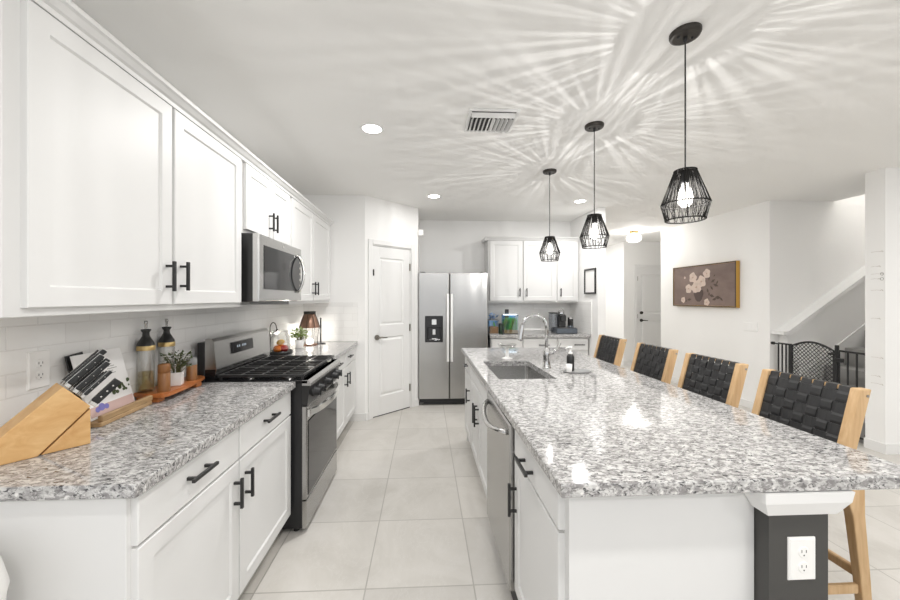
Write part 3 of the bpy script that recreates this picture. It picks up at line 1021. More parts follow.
# ------------------------------------------------------------------ ceiling fittings
def pendant(x, y, label):
    t = thing('pendant_lamp', label, 'lamp', (x, y, CZ), 0, 'black pendant lamps over the island')
    MB().lathe([(.062, CZ), (.062, CZ - .012), (.058, CZ - .020), (.05, CZ - .022)], (x, y, 0), 28).build('canopy', 'bronze', t)
    sm = MB()
    for s_ in (-1, 1):
        sm.ball((x + s_ * .032, y, CZ - .024), .006, 1, 10, 6)
    sm.lathe([(.008, CZ - .022), (.008, CZ - .04), (.005, CZ - .045)], (x, y, 0), 12)
    sm.build('canopy_screws', 'black', t)
    MB().cyl((x, y, CZ - .02), (x, y, 1.975), .0032, seg=8).build('cord', 'black', t)
    zt, zm, zb = 1.975, 1.828, 1.757
    rt, rm, rb = .043, .093, .076
    ring = lambda r, z: [(x + r * cos(2 * pi * i / 36), y + r * sin(2 * pi * i / 36), z) for i in range(36)]
    fr = MB()
    fr.tube(ring(rt, zt), .003, 6, True).tube(ring(rm, zm), .0028, 6, True).tube(ring(rb, zb), .0032, 6, True)
    for i in range(6):
        a = 2 * pi * i / 6
        fr.tube([(x + rt * cos(a), y + rt * sin(a), zt), (x + rm * cos(a), y + rm * sin(a), zm), (x + rb * cos(a), y + rb * sin(a), zb)], .0022, 6)
    fo = fr.build('shade_frame', 'cord', t)
    MB().lathe([(.0035, zt + .004), (.044, zt + .003), (.044, zt - .001), (.0035, zt - .001)], (x, y, 0), 28).build('shade_top', 'cord', t)
    rnd = random.Random(3)
    cw = MB()
    n = 175
    for i in range(n):
        a = 2 * pi * i / n + rnd.uniform(-.06, .06)
        b_ = a + rnd.choice((-1, 1)) * (rnd.uniform(.0, .05) if i % 4 else rnd.uniform(.05, .30))
        k0 = rnd.uniform(-.004, .004)
        cw.tube([(x + rt * cos(a), y + rt * sin(a), zt), (x + (rm + .001) * cos(b_), y + (rm + .001) * sin(b_), zm + k0 * .3)], .0010, 4)
    n = 96
    for i in range(n):
        a = 2 * pi * i / n + rnd.uniform(-.03, .03)
        b_ = a + rnd.choice((-1, 1)) * rnd.uniform(.02, .30)
        cw.tube([(x + (rm + .001) * cos(a), y + (rm + .001) * sin(a), zm), (x + (rb + .001) * cos(b_), y + (rb + .001) * sin(b_), zb)], .0009, 4)
    cw.build('shade_cords', 'cord', t, 'black string weave', None, False)
    MB().lathe([(.014, zt), (.017, zt - .005), (.017, zt - .05), (.013, zt - .055)], (x, y, 0), 16).build('socket', 'black', t)
    bl = MB().lathe([(.011, zt - .052), (.013, zt - .065), (.026, zt - .095), (.030, zt - .12), (.026, zt - .145), (.014, zt - .160), (.001, zt - .163)], (x, y, 0), 20)
    bl.build('bulb', 'bulb', t, 'glowing bulb')
    lo = lamp('pendant_light', 'POINT', (0, 0, zt - .115 - CZ), P_PENDANT, (1, .985, .96), .0016)
    lo.parent = t
    return t
pd = pendant(1.155, 1.555, 'black string shade pendant lamp nearest the camera, hanging lowest in view')
for y, lb in ((2.42, 'middle black string shade pendant lamp over the island'), (3.305, 'farthest and smallest looking black pendant lamp, near the coffee cabinets')):
    dup(pd, (1.155, y, CZ), label=lb)

def can(x, y, label):
    t = thing('recessed_light', label, 'ceiling light', (x, y, CZ), 0, 'recessed ceiling lights')
    MB().lathe([(.083, CZ - .0005), (.083, CZ - .004), (.078, CZ - .007), (.066, CZ - .006), (.064, CZ - .001)], (x, y, 0), 32).build('trim_ring', 'trim_white', t)
    MB().lathe([(.064, CZ - .004), (.03, CZ - .006), (.001, CZ - .0065)], (x, y, 0), 32).build('lens', 'can_light', t)
    lo = lamp('can_lamp', 'AREA', (0, 0, -.012), P_CAN, (1, .99, .972), .12)
    lo.parent = t
    return t
cn = can(-.368, 2.54, 'round recessed ceiling light nearest the left cabinets, left of the vent')
c2 = dup(cn, (.104, 4.19, CZ), label='round recessed ceiling light in front of the fridge')
for ch in c2.children:
    if ch.type == 'LIGHT':
        ch.data = ch.data.copy()
        ch.data.energy = P_CAN * .22
dup(cn, (1.884, 4.32, CZ), label='round recessed ceiling light between the two far pendants')

for x, y, lb in ((.35, .35, 'added unseen fill light behind the camera over the aisle'), (3.1, 1.3, 'added unseen fill light to the right of the island'), (2.6, -1.3, 'added unseen fill light over the living area behind the island'),
                 (.35, -1.5, 'added unseen fill light at the rear left of the room'), (5.4, 1.2, 'added unseen fill light at the far right of the room'), (3.2, 7.5, 'added unseen fill light in the passage left of the hall door')):
    dup(cn, (x, y, CZ), label=lb)  # can copies added out of view to fill the room with light
t = thing('flush_light', 'small brass and white glass flush light on the hall ceiling', 'ceiling light', (3.677, 6.21, CZ))
MB().lathe([(.075, CZ), (.075, CZ - .02), (.06, CZ - .035), (.045, CZ - .05)], (3.677, 6.21, 0)).build('base', 'brass', t)
MB().lathe([(.05, CZ - .05), (.10, CZ - .075), (.125, CZ - .12), (.115, CZ - .165), (.07, CZ - .195), (.001, CZ - .205)], (3.677, 6.21, 0)).build('glass_shade', 'globe', t, 'glowing white glass')
lamp('flush_lamp', 'POINT', (0, 0, -.12), P_HALL, (1, .98, .94), .05).parent = t

# vent
t = thing('ceiling_vent', 'white slatted air vent on the ceiling above the aisle', 'vent', (.44, 2.39, CZ))
vx0, vx1, vy0, vy1 = .275, .600, 2.235, 2.545
MB().box(vx0 + .019, vx1 - .019, vy0 + .019, vy1 - .019, CZ - .004, CZ - .001).build('dark_opening', 'black', t)
fm = MB()
fm.box(vx0, vx1, vy0, vy0 + .02, CZ - .012, CZ, .003).box(vx0, vx1, vy1 - .02, vy1, CZ - .012, CZ, .003).box(vx0, vx0 + .02, vy0 + .02, vy1 - .02, CZ - .012, CZ, .003).box(vx1 - .02, vx1, vy0 + .02, vy1 - .02, CZ - .012, CZ, .003)
fm.build('frame', 'trim_white', t)
def slat(c, half, ang, axis, lo, hi):
    M = Matrix.Translation(c) @ Matrix.Rotation(ang, 4, axis)
    m = MB(M)
    if axis == 'Y':
        m.box(-half, half, lo, hi, -.0008, .0008)
    else:
        m.box(lo, hi, -half, half, -.0008, .0008)
    m.build('slat', 'trim_white', t)
for i in range(10):
    x = vx0 + .036 + i * .0280
    slat((x, (vy0 + vy1) / 2, CZ - .012), .0125, R(-48 if i < 5 else 48), 'Y', -.055, .133)
slat((.4375, vy0 + .055, CZ - .012), .020, R(-42), 'X', -.141, .141)
slat((.4375, vy0 + .075, CZ - .012), .004, R(0), 'X', -.141, .141)

# door chime box
tag(MB().box(-.088, -.02, 4.73, 4.80, 2.225, 2.305, .006, 2).build('door_chime', 'white_plastic'), 'small white box high on the pantry wall corner above the fridge', 'door chime')

# ------------------------------------------------------------------ right wall: painting, switch
t = thing('painting', 'wide dark brown still life painting of pale roses in a gold frame', 'painting', (4.14, 5.18, 1.58))
PY0, PY1, PZ0, PZ1 = 4.59, 5.81, 1.28, 1.905
fm = MB()
dp = 4.105
for y0, y1, z0, z1 in ((PY0, PY1, PZ0, PZ0 + .018), (PY0, PY1, PZ1 - .018, PZ1), (PY0, PY0 + .018, PZ0 + .018, PZ1 - .018), (PY1 - .018, PY1, PZ0 + .018, PZ1 - .018)):
    fm.box(dp, 4.158, y0, y1, z0, z1, .002)
fm.build('frame', 'gold', t, 'gold box frame')
fe = MB()
for y0, y1, z0, z1 in ((PY0 + .002, PY1 - .002, PZ0 + .002, PZ0 + .016), (PY0 + .002, PY1 - .002, PZ1 - .016, PZ1 - .002), (PY0 + .002, PY0 + .016, PZ0 + .016, PZ1 - .016), (PY1 - .016, PY1 - .002, PZ0 + .016, PZ1 - .016)):
    fe.box(dp - .002, dp, y0, y1, z0, z1)
fe.build('frame_edge', 'frame_dark', t, 'thin dark front edge')
cv = MB().box(dp + .006, 4.15, PY0 + .019, PY1 - .019, PZ0 + .019, PZ1 - .019).build('canvas', 'canvas', t)
XC = dp + .0055
def px2(u, v):      # position on the picture: u 0..1 left to right, v 0..1 from the bottom
    return PY1 - (PY1 - PY0) * u, PZ0 + (PZ1 - PZ0) * v
def blob(u, v, r, parent, name, m, seed, depth=.0015, sq=1.0, lobes=7):
    y, z = px2(u, v)
    rn = random.Random(seed)
    ph = rn.uniform(0, 6)
    k = MB()
    vs = [(XC - depth, y, z)]
    n = 22
    for i in range(n):
        a = 2 * pi * i / n
        q = r * (1 + .10 * sin(lobes * a + ph) + .06 * sin(3 * a + ph * 2))
        vs.append((XC - depth * .6, y + q * cos(a), z + q * sin(a) * sq))
    k.add(vs, [(0, 1 + i, 1 + (i + 1) % n) for i in range(n)])
    return k.build(name, m, parent, None, None, False)
lf = MB()
rn = random.Random(5)
for (u, v, l, an) in [(.68, .60, .09, 30), (.72, .50, .10, -20), (.66, .44, .08, -50), (.74, .56, .07, 60), (.62, .66, .07, 80), (.60, .38, .08, -70), (.66, .26, .10, -15), (.75, .22, .11, -5), (.80, .18, .07, -40),
                      (.70, .18, .09, 15), (.58, .80, .05, 70), (.52, .36, .06, -100), (.44, .36, .06, -80), (.30, .17, .09, 10), (.24, .14, .06, -30), (.70, .72, .05, 45), (.33, .70, .05, 150), (.62, .30, .06, -120)]:
    y, z = px2(u, v)
    a = R(an)
    d0 = Vector((0, -cos(a), sin(a))); d1 = Vector((0, sin(a), cos(a)))
    c0 = Vector((XC - .0008, y, z))
    lf.add([c0 - d0 * l * .5, c0 + d1 * l * .22, c0 + d0 * l * .5, c0 - d1 * l * .22], [(0, 1, 2, 3)])
lf.build('painted_leaves', 'canvas_leaf', cv, None, None, False)
vs = MB()
pr_ = [(.39, .40), (.375, .30), (.405, .17), (.435, .12), (.475, .12), (.505, .17), (.535, .30), (.52, .40)]
vs.add([(XC - .0009, *px2(u, v)) for u, v in pr_], [tuple(range(8))])
vs.build('painted_vase', 'canvas_vase', cv, None, None, False)
mat('petal_mid', (.56, .45, .385), .7)
for i, (u, v, r) in enumerate([(.36, .71, .075), (.585, .78, .066), (.29, .44, .068), (.50, .60, .085), (.42, .47, .098), (.19, .16, .045), (.585, .11, .05), (.22, .72, .018)]):
    o = blob(u, v, r, cv, 'painted_rose', 'petal', i, .0014, 1.0, 5)
    if r > .03:
        for q in range(5):
            a = 2 * pi * q / 5 + i
            blob(u + r * .42 * cos(a) / 1.25, v + r * .42 * sin(a) / .62, r * .40, cv, 'painted_petal', 'petal_mid' if q % 2 else 'petal', i * 7 + q, .0018 + q * .0002, .8, 3)
        blob(u, v, r * .22, cv, 'painted_rose_center', 'petal_core', i + 20, .0031, .8, 5)

t = thing('light_switch', 'white wide light switch plate on the wall right of the painting', 'switch', (4.16, 4.44, 1.04))
MS = facing((4.16, 4.435, 1.04), '-X')
MB(MS).rings([(-.10, .10, -.055, .055, 0), (-.10, .10, -.055, .055, .004), (-.096, .096, -.051, .051, .008)]).build('plate', 'wall_paint', t)
for u in (-.06, 0, .06):
    MB(MS).box(u - .017, u + .017, -.034, .034, .008, .011, .001).build('rocker', 'wall_paint', t)

t = thing('picture_frame', 'small black picture frame on the wall end beside the coffee counter', 'picture', (2.245, 4.82, 1.64))
MP = facing((2.25, 0, 0), '-X')
u0, u1, v0, v1 = -4.985, -4.655, 1.465, 1.81
f = MB(MP)
q = .022
f.box(u0, u1, v0, v0 + q, 0, .02, .002).box(u0, u1, v1 - q, v1, 0, .02, .002).box(u0, u0 + q, v0 + q, v1 - q, 0, .02, .002).box(u1 - q, u1, v0 + q, v1 - q, 0, .02, .002)
f.build('frame', 'black', t)
MB(MP).box(u0 + q, u1 - q, v0 + q, v1 - q, .002, .008).build('picture_mat', 'paper', t)

# height marks on the wall end
t = thing('height_chart', 'faint grey height measuring marks on the wall end right of the gate', 'growth chart', (4.16, 3.13, .7))
for i, zz in enumerate([1.835, 1.70, 1.63, 1.585, 1.48, 1.22, .86, .69, .62]):
    k = MB()
    ln = .07 if i % 2 == 0 else .05
    k.tube([(4.159, 3.185, zz), (4.159, 3.185 - ln * .6, zz + .004), (4.159, 3.185 - ln, zz)], .0012, 5)
    k.tube([(4.159, 3.185 - ln, zz), (4.159, 3.185 - ln - .012, zz + .006), (4.159, 3.185 - ln - .020, zz - .006)], .0022, 5)
    k.build('mark', 'mark', t)
for zz in (1.63, 1.585):
    k = MB()
    k.tube([(4.159, 3.103 + .011 * cos(2 * pi * i / 12), zz + .014 * sin(2 * pi * i / 12)) for i in range(12)], .0018, 5, True)
    k.build('mark', 'graphite_print', t)

# ------------------------------------------------------------------ baby gate
GX = 4.19
t = thing('safety_gate', 'black metal safety gate with arched lattice door across the stairs', 'gate', (GX, 3.72, 0))
gz1 = .875
def bars(y0, y1, n, name):
    m = MB()
    for z_ in (.06, gz1):
        m.box(GX - .009, GX + .009, y0, y1, z_ - .009, z_ + .009, .002)
    for i in range(n):
        y = y0 + (y1 - y0) * i / (n - 1)
        m.cyl((GX, y, .06), (GX, y, gz1), .008, seg=10)
    m.build(name, 'black', t)
bars(3.965, 4.10, 4, 'bar_panel')
bars(3.245, 3.47, 4, 'bar_panel')
dm = MB()
y0, y1 = 3.515, 3.945
arc = [(GX, y0 + (y1 - y0) * i / 16, .865 + .065 * sin(pi * i / 16)) for i in range(17)]
dm.tube([(GX, y0, .07)] + arc + [(GX, y1, .07)], .011, 8, True)
gd = dm.build('arched_door', 'black', t)
lt = MB()
def clip(p, d):
    return p
sp = .042
rn_ = range(-26, 40)
for sgn in (1, -1):
    for i in rn_:
        c_ = i * sp
        seg = []
        for k in range(60):
            yy = y0 + (y1 - y0) * k / 59
            zz = .07 + (sgn * (yy - y0) * 1.0 + c_) if sgn > 0 else .07 + (c_ - (yy - y0))
            top = .865 + .065 * sin(pi * (yy - y0) / (y1 - y0))
            if .07 < zz < top:
                seg.append((GX, yy, zz))
        if len(seg) > 2:
            lt.tube([seg[0], seg[-1]], .0035, 4)
lt.build('lattice', 'black', gd)
pm = MB()
for y in (3.49, 3.96):
    pm.box(GX - .014, GX + .014, y - .012, y + .012, .02, .93 if y < 3.6 else .885, .003)
pm.build('post', 'black', t)
MB().box(GX - .025, GX + .02, 3.44, 3.50, .76, .80, .004).box(GX - .025, GX + .02, 3.50, 3.56, .825, .845, .004).build('latch', 'black', t)
wm_ = MB()
for z_ in (.10, .868):
    wm_.cyl((GX, 4.10, z_), (GX, 4.16, z_), .007, seg=10).cyl((GX, 4.155, z_), (GX, 4.1795, z_), .018, seg=14)
    wm_.cyl((GX, 3.232, z_), (GX, 3.245, z_), .018, seg=14)
wm_.build('wall_mount', 'black', t)

# ------------------------------------------------------------------ counter stools
def stool(x, y, label):
    t = thing('counter_stool', label, 'stool', (x, y, 0), 0, 'woven black leather counter stools along the island')
    def rail(pts, wx, wy, name, parent=t, m='stool_wood', lb=None):
        """rectangular section swept along pts (x,z) at y centre"""
        k = MB()
        v, f = [], []
        for (px_, py_, pz_), a, b_ in zip(pts, wx, wy):
            v += [(x + px_ - a / 2, y + py_ - b_ / 2, pz_), (x + px_ + a / 2, y + py_ - b_ / 2, pz_), (x + px_ + a / 2, y + py_ + b_ / 2, pz_), (x + px_ - a / 2, y + py_ + b_ / 2, pz_)]
        for q in range(len(pts) - 1):
            for i in range(4):
                j = (i + 1) % 4
                f.append((q * 4 + i, q * 4 + j, q * 4 + 4 + j, q * 4 + 4 + i))
        n = len(pts) * 4
        f += [(3, 2, 1, 0), (n - 4, n - 3, n - 2, n - 1)]
        t2 = bmesh.new()
        vs = [t2.verts.new(p) for p in v]
        for q in f: t2.faces.new([vs[i] for i in q])
        bmesh.ops.recalc_face_normals(t2, faces=list(t2.faces))
        es = [e for e in t2.edges if len(e.link_faces) == 2 and e.calc_face_angle() > .6]
        bmesh.ops.bevel(t2, geom=es, offset=.004, segments=2, affect='EDGES', profile=.5)
        k.merge(t2)
        return k.build(name, m, parent, lb)
    hw = .180
    for s_ in (-1, 1):
        # rear leg with a flared top
        rail([(.258, s_ * (hw + .012), 0), (.234, s_ * (hw + .005), .36), (.212, s_ * hw, .60), (.192, s_ * hw, .70), (.182, s_ * hw, .735)],
             [.030, .040, .048, .085, .09], [.026, .030, .034, .034, .034], 'leg')
        rail([(-.225, s_ * (hw + .022), 0), (-.195, s_ * (hw + .008), .36), (-.175, s_ * hw, .60), (-.16, s_ * hw, .70)],
             [.026, .034, .040, .06], [.026, .030, .034, .034], 'leg')
        rail([(-.20, s_ * hw, .664), (-.20, s_ * hw, .70)], [.01, .01], [.03, .03], 'rail_end') if False else None
        MB().box(x - .185, x + .21, y + s_ * hw - .016, y + s_ * hw + .016, .655, .705, .005, 2).build('seat_rail', 'stool_wood', t)
        # back post
        p = rail([(.158, s_ * hw, .70), (.178, s_ * hw, .84), (.238, s_ * hw, 1.07)], [.05, .046, .046], [.034, .034, .034], 'back_post')
        for zz, xx in ((1.045, .243), (.845, .192)):
            MB().cyl((x + xx, y + s_ * (hw + .0165), zz), (x + xx, y + s_ * (hw + .0185), zz), .0055, seg=10).build('screw', 'nickel', p)
    MB().box(x - .185, x - .15, y - hw + .016, y + hw - .016, .66, .70, .004).build('seat_rail', 'stool_wood', t)
    MB().box(x + .17, x + .205, y - hw + .016, y + hw - .016, .66, .70, .004).build('seat_rail', 'stool_wood', t)
    # stretchers
    MB().box(x + .222, x + .244, y - hw - .005, y + hw + .005, .355, .39, .004).build('stretcher', 'stool_wood', t)
    MB().box(x - .21, x - .188, y - hw - .005, y + hw + .005, .265, .30, .004).build('stretcher', 'stool_wood', t)
    for s_ in (-1, 1):
        MB().box(x - .19, x + .21, y + s_ * (hw + .008) - .009, y + s_ * (hw + .008) + .009, .31, .345, .004).build('stretcher', 'stool_wood', t)
    # back bars (seen between the straps)
    bx = lambda z_: .178 + (z_ - .84) * .261
    for z_ in (.832, 1.060):
        MB().box(x + bx(z_) - .010, x + bx(z_) + .010, y - hw + .016, y + hw - .016, z_ - .008, z_ + .008, .003).build('back_bar', 'stool_wood', t)
    # woven straps of the back: local frame p along y, q along the lean
    nv, nh = 7, 5
    W = 2 * (hw - .017)
    z0_, z1_ = .842, 1.048
    vw = W / nv
    hh = (z1_ - z0_) / nh
    def ribbon(name, path, wd, along):
        k = MB()
        v, f = [], []
        for (a, b_, o_) in path:   # a = y offset, b = z, o = offset toward -x
            for s_ in (-.5, .5):
                aa, bb_ = (a + wd * s_, b_) if along == 'v' else (a, b_ + wd * s_)
                for th in (0, .0028):
                    v.append((x + bx(bb_) - o_ - th + .0014, y + aa, bb_))
        n = len(path)
        for q in range(n - 1):
            b0, b1 = q * 4, q * 4 + 4
            f += [(b0, b0 + 2, b1 + 2, b1), (b0 + 1, b1 + 1, b1 + 3, b0 + 3), (b0, b1, b1 + 1, b0 + 1), (b0 + 2, b0 + 3, b1 + 3, b1 + 2)]
        f += [(0, 1, 3, 2), ((n - 1) * 4, (n - 1) * 4 + 2, (n - 1) * 4 + 3, (n - 1) * 4 + 1)]
        return k.add(v, f, False).build(name, 'leather', t)
    def wave(n, i, par):
        pts = []
        for k in range(n * 4 + 1):
            ph = k / 4
            amp = cos(pi * (ph - .5)) if True else 0
            pts.append((ph, .0035 * cos(pi * (ph - .5 + par))))
        return pts
    for i in range(nv):
        yc = -W / 2 + vw * (i + .5)
        path = [(yc, z0_ - .020, -.011), (yc, z0_ - .019, .012)] + [(yc, z0_ + hh * ph, .013 + .0025 * (1 if (int(min(ph, nh - .01)) + i) % 2 == 0 else -1) * min(1, 1.6 * abs(sin(pi * ph)))) for ph in [k / 4 for k in range(nh * 4 + 1)]] + [(yc, z1_ + .021, .012), (yc, z1_ + .022, -.011)]
        ribbon('vertical_strap', path, vw * .84, 'v')
    for j in range(nh):
        zc = z0_ + hh * (j + .5)
        path = [(-W / 2 + vw * ph, zc, .013 + .0025 * (-1 if (int(min(ph, nv - .01)) + j) % 2 == 0 else 1) * min(1, 1.6 * abs(sin(pi * ph)))) for ph in [k / 4 for k in range(nv * 4 + 1)]]
        ribbon('horizontal_strap', path, hh * .96, 'h')
    # woven seat
    sw = MB()
    for i in range(6):
        yy = y - .15 + i * .06
        sw.box(x - .185, x + .205, yy - .025, yy + .025, .700 + (i % 2) * .002, .706 + (i % 2) * .002, .001)
    for i in range(6):
        xx = x - .145 + i * .062
        sw.box(xx - .026, xx + .026, y - hw, y + hw, .7015, .7075, .001)
    sw.build('woven_seat', 'leather', t)
    return t
SXP = 1.40
s1 = stool(SXP, 1.465, 'woven black leather counter stool nearest the camera, at the right end')
for y, lb in ((1.975, 'second woven black counter stool from the camera along the island'), (2.49, 'third woven black counter stool from the camera, below the painting'), (3.095, 'farthest woven black counter stool, near the coffee counter')):
    dup(s1, (SXP, y, 0), label=lb)

# ------------------------------------------------------------------ left counter props
CT = .914
# knife block
KA = Vector((-1.253, 1.13, CT)); kd = Vector((.612, .7907, 0)); kn = Vector((-.7907, .612, 0))
MK = Matrix.Identity(4)
for j in range(3):
    MK[j][0] = kd[j]; MK[j][1] = (0, 0, 1)[j]; MK[j][2] = -kn[j]
MK.translation = KA
# local (s, z, depth toward camera); width runs 0 .. -.10
t = thing('knife_block', 'slanted light wood knife block on the near left counter', 'knife block', KA)
def prism_local(poly, w0, w1, bev=.003):
    t2 = bmesh.new()
    n = len(poly)
    vs = [t2.verts.new((a, b_, w0)) for a, b_ in poly] + [t2.verts.new((a, b_, w1)) for a, b_ in poly]
    t2.faces.new(vs[:n]); t2.faces.new(vs[n:])
    for i in range(n):
        t2.faces.new((vs[i], vs[(i + 1) % n], vs[n + (i + 1) % n], vs[n + i]))
    bmesh.ops.recalc_face_normals(t2, faces=list(t2.faces))
    bmesh.ops.bevel(t2, geom=list(t2.edges), offset=bev, segments=2, affect='EDGES', profile=.5)
    return MB(MK).merge(t2)
WB = .105
prism_local([(-.085, 0), (.074, 0), (.196, .128), (.130, .208)], -WB, 0).build('body', 'block_wood', t)
prism_local([(.082, .001), (.196, .001), (.196, .120)], -WB, -.004, .002).build('wedge_foot', 'block_wood', t)
ax = Vector((.70, .714)).normalized()
pe = Vector((-ax.y, ax.x))
# end face centre line from (.196,.128) to (.130,.208)
def knife(f_, wdep, ln, thick, wid, label, steel=True, kind='knife', grp='knives in the block'):
    c0 = Vector((.196, .128)).lerp(Vector((.130, .208)), f_)
    p0 = Vector((c0.x, c0.y, wdep)) + Vector((ax.x, ax.y, 0)) * .002
    o = thing('kitchen_knife', label, 'knife', MK @ p0, 0, grp)
    fr_ = Matrix.Identity(4)
    for j in range(3):
        fr_[j][0] = (ax.x, ax.y, 0)[j]; fr_[j][1] = (pe.x, pe.y, 0)[j]; fr_[j][2] = (0, 0, 1)[j]
    fr_.translation = p0
    MM_ = MK @ fr_
    MB(MM_).box(.002, .014, -wid * .45, wid * .45, -thick * .4, thick * .4, .001).build('bolster', 'steel_bright', o)
    MB(MM_).box(.014, ln, -wid / 2, wid / 2, -thick / 2, -.0016, .003, 2).box(.014, ln, -wid / 2, wid / 2, .0016, thick / 2, .003, 2).build('grip', 'black', o)
    MB(MM_).box(.012, ln + .001, -wid / 2 + .001, wid / 2 + .0016, -.0016, .0016).build('tang', 'steel_bright', o)
    rv = MB(MM_)
    for q in (.25, .5, .75):
        rv.cyl((.014 + (ln - .014) * q, 0, -thick / 2 - .0004), (.014 + (ln - .014) * q, 0, thick / 2 + .0004), .0028 if wid > .024 else .0014, seg=10)
    rv.build('rivet', 'steel_bright', o)
knife(.90, -.020, .130, .013, .017, 'knife handle at the top front of the wooden block, beside the booklet')
knife(.90, -.055, .150, .013, .017, 'knife handle at the top middle of the wooden block')
knife(.90, -.088, .140, .013, .017, 'knife handle at the top rear of the wooden block by the wall')
knife(.62, -.018, .125, .013, .016, 'knife handle in the second row of the block, on the camera side')
knife(.62, -.050, .135, .013, .016, 'knife handle in the center of the block end')
knife(.62, -.084, .130, .013, .016, 'knife handle in the second row of the block, on the wall side')
for i, (wd, lb) in enumerate(((-.014, 'short steak knife handle in the lower row nearest the camera'), (-.034, 'second short steak knife handle from the camera in the lower row'), (-.054, 'third short steak knife handle in the lower row of the block'), (-.076, 'short steak knife handle in the lower row nearest the wall'))):
    knife(.36, wd, .110 - i * .006, .010, .011, lb)
knife(-.10, -.045, .105, .016, .026, 'wide riveted black knife handle in the lowest slot of the block')

# cookbook on a wooden stand
t = thing('book_stand', 'low wooden cookbook stand on the left counter beside the knife block', 'book stand', (-1.30, 1.60, CT))
MBS = Matrix.Translation((-1.285, 1.60, CT)) @ Matrix.Rotation(R(6), 4, 'Z')
MB(MBS).box(-.055, .03, -.155, .15, 0, .018, .003).build('base', 'stand_wood', t)
MB(MBS).box(.012, .03, -.15, .155, .018, .042, .003).build('lip', 'stand_wood', t)
mback = MBS @ Matrix.Translation((-.025, 0, .018)) @ Matrix.Rotation(R(-14), 4, 'Y')
MB(mback).box(-.008, 0, -.10, .10, 0, .20, .002).build('backrest', 'stand_wood', t)
t = thing('cookbook', 'open white cookbook with food photos leaning on the wooden stand', 'book', (-1.29, 1.60, .94))
mbk = MBS @ Matrix.Translation((-.012, -.02, .020)) @ Matrix.Rotation(R(-14), 4, 'Y')
MB(mbk).box(-.010, 0, -.125, .125, 0, .262, .001).build('pages', 'paper', t)
def decal(nm, m, y0_, y1_, z0_, z1_, parent):
    return MB(mbk).box(.0, .0008, y0_, y1_, z0_, z1_).build(nm, m, parent)
decal('printed_photo', 'pink', -.12, .12, .010, .048, t)
k = MB(mbk)
rn = random.Random(11)
for i in range(26):
    yy, zz = rn.uniform(.01, .115), rn.uniform(.075, .115)
    r_ = rn.uniform(.005, .012)
    k.add([(.0012, yy + r_ * cos(2 * pi * q / 7), zz + r_ * .8 * sin(2 * pi * q / 7)) for q in range(7)], [tuple(range(7))])
k.build('printed_herbs', 'leaf_dark', t, None, None, False)
k = MB(mbk)
for yy, zz, r_ in ((-.060, .040, .017), (-.035, .036, .012), (-.082, .034, .012)):
    k.add([(.0016, yy + r_ * cos(2 * pi * q / 14), zz + r_ * .9 * sin(2 * pi * q / 14)) for q in range(14)], [tuple(range(14))])
k.build('printed_plate', 'blue', t, None, None, False)
k = MB(mbk)
for i in range(5):
    k.box(0, .0006, .02, .02 + .03 + .012 * (i % 3), .20 - i * .010, .2025 - i * .010)
k.build('printed_lines', 'graphite_print', t)
t = thing('booklet', 'small black booklet with white lettering leaning on the tiles behind the knives', 'booklet', (-1.36, 1.50, .914))
mb2 = Matrix.Translation((-1.362, 1.503, 1.08)) @ Matrix.Rotation(R(-7), 4, 'Y') @ Matrix.Rotation(R(7), 4, 'X')
MB(mb2).box(-.006, 0, -.036, .036, -.165, .112, .001).build('cover', 'black', t)
k = MB(mb2)
for i in range(4):
    k.box(0, .0006, -.006, .001, .085 - i * .012, .092 - i * .012)
k.build('lettering', 'paper', t)

# footed serving board
t = thing('serving_board', 'reddish wood footed serving board under the oil bottles', 'serving board', (-1.33, 1.98, CT))
bo = MB()
top = [(-1.385, 1.785), (-1.30, 1.762), (-1.235, 1.765), (-1.222, 1.80), (-1.232, 1.95), (-1.255, 2.09), (-1.275, 2.165), (-1.31, 2.185), (-1.38, 2.18)]
t2 = bmesh.new(); n = len(top)
vs = [t2.verts.new((a, b_, .938)) for a, b_ in top] + [t2.verts.new((a, b_, .958)) for a, b_ in top]
t2.faces.new(vs[:n]); t2.faces.new(vs[n:])
for i in range(n): t2.faces.new((vs[i], vs[(i + 1) % n], vs[n + (i + 1) % n], vs[n + i]))
bmesh.ops.recalc_face_normals(t2, faces=list(t2.faces))
bmesh.ops.bevel(t2, geom=list(t2.edges), offset=.004, segments=2, affect='EDGES')
bo.merge(t2)
bo.build('board_top', 'board_wood', t)
for y in (1.80, 2.09):
    MB().box(-1.365, -1.262, y - .022, y + .022, CT, .939, .003).build('foot', 'board_wood', t)

BZ = .958
def oil_bottle(x, y, label, level, r=.036):
    t = thing('oil_bottle', label, 'bottle', (x, y, BZ), 0, 'glass oil dispensers on the serving board')
    z = lambda q: BZ + q
    MB().lathe([(r - .003, z(0)), (r, z(.004)), (r, z(.195)), (r * .95, z(.205)), (r * .92, z(.206)), (r * .94, z(.194)), (r - .004, z(.006)), (.001, z(.006))], (x, y, 0), 28).build('glass_body', 'glass', t)
    MB().lathe([(r - .005, z(.007)), (r - .005, z(level)), (.001, z(level))], (x, y, 0), 28).build('oil', 'oil', t, 'pale golden oil')
    MB().lathe([(r + .001, z(.200)), (r + .0015, z(.218)), (r, z(.222))], (x, y, 0), 28).build('collar', 'brass', t, 'brass collar')
    MB().lathe([(r, z(.222)), (r * .93, z(.234)), (r * .62, z(.254)), (r * .42, z(.268)), (r * .38, z(.284)), (r * .58, z(.296)), (r * .54, z(.301)), (.001, z(.302))], (x, y, 0), 28).build('funnel_cap', 'black_satin', t, 'black funnel cap')
    MB().lathe([(.0055, z(.300)), (.0055, z(.325)), (.0075, z(.328)), (.0075, z(.340)), (.004, z(.343))], (x, y, 0), 14).build('pour_spout', 'steel', t)
oil_bottle(-1.350, 1.82, 'left glass oil bottle with black funnel cap, beside the cookbook', .095)
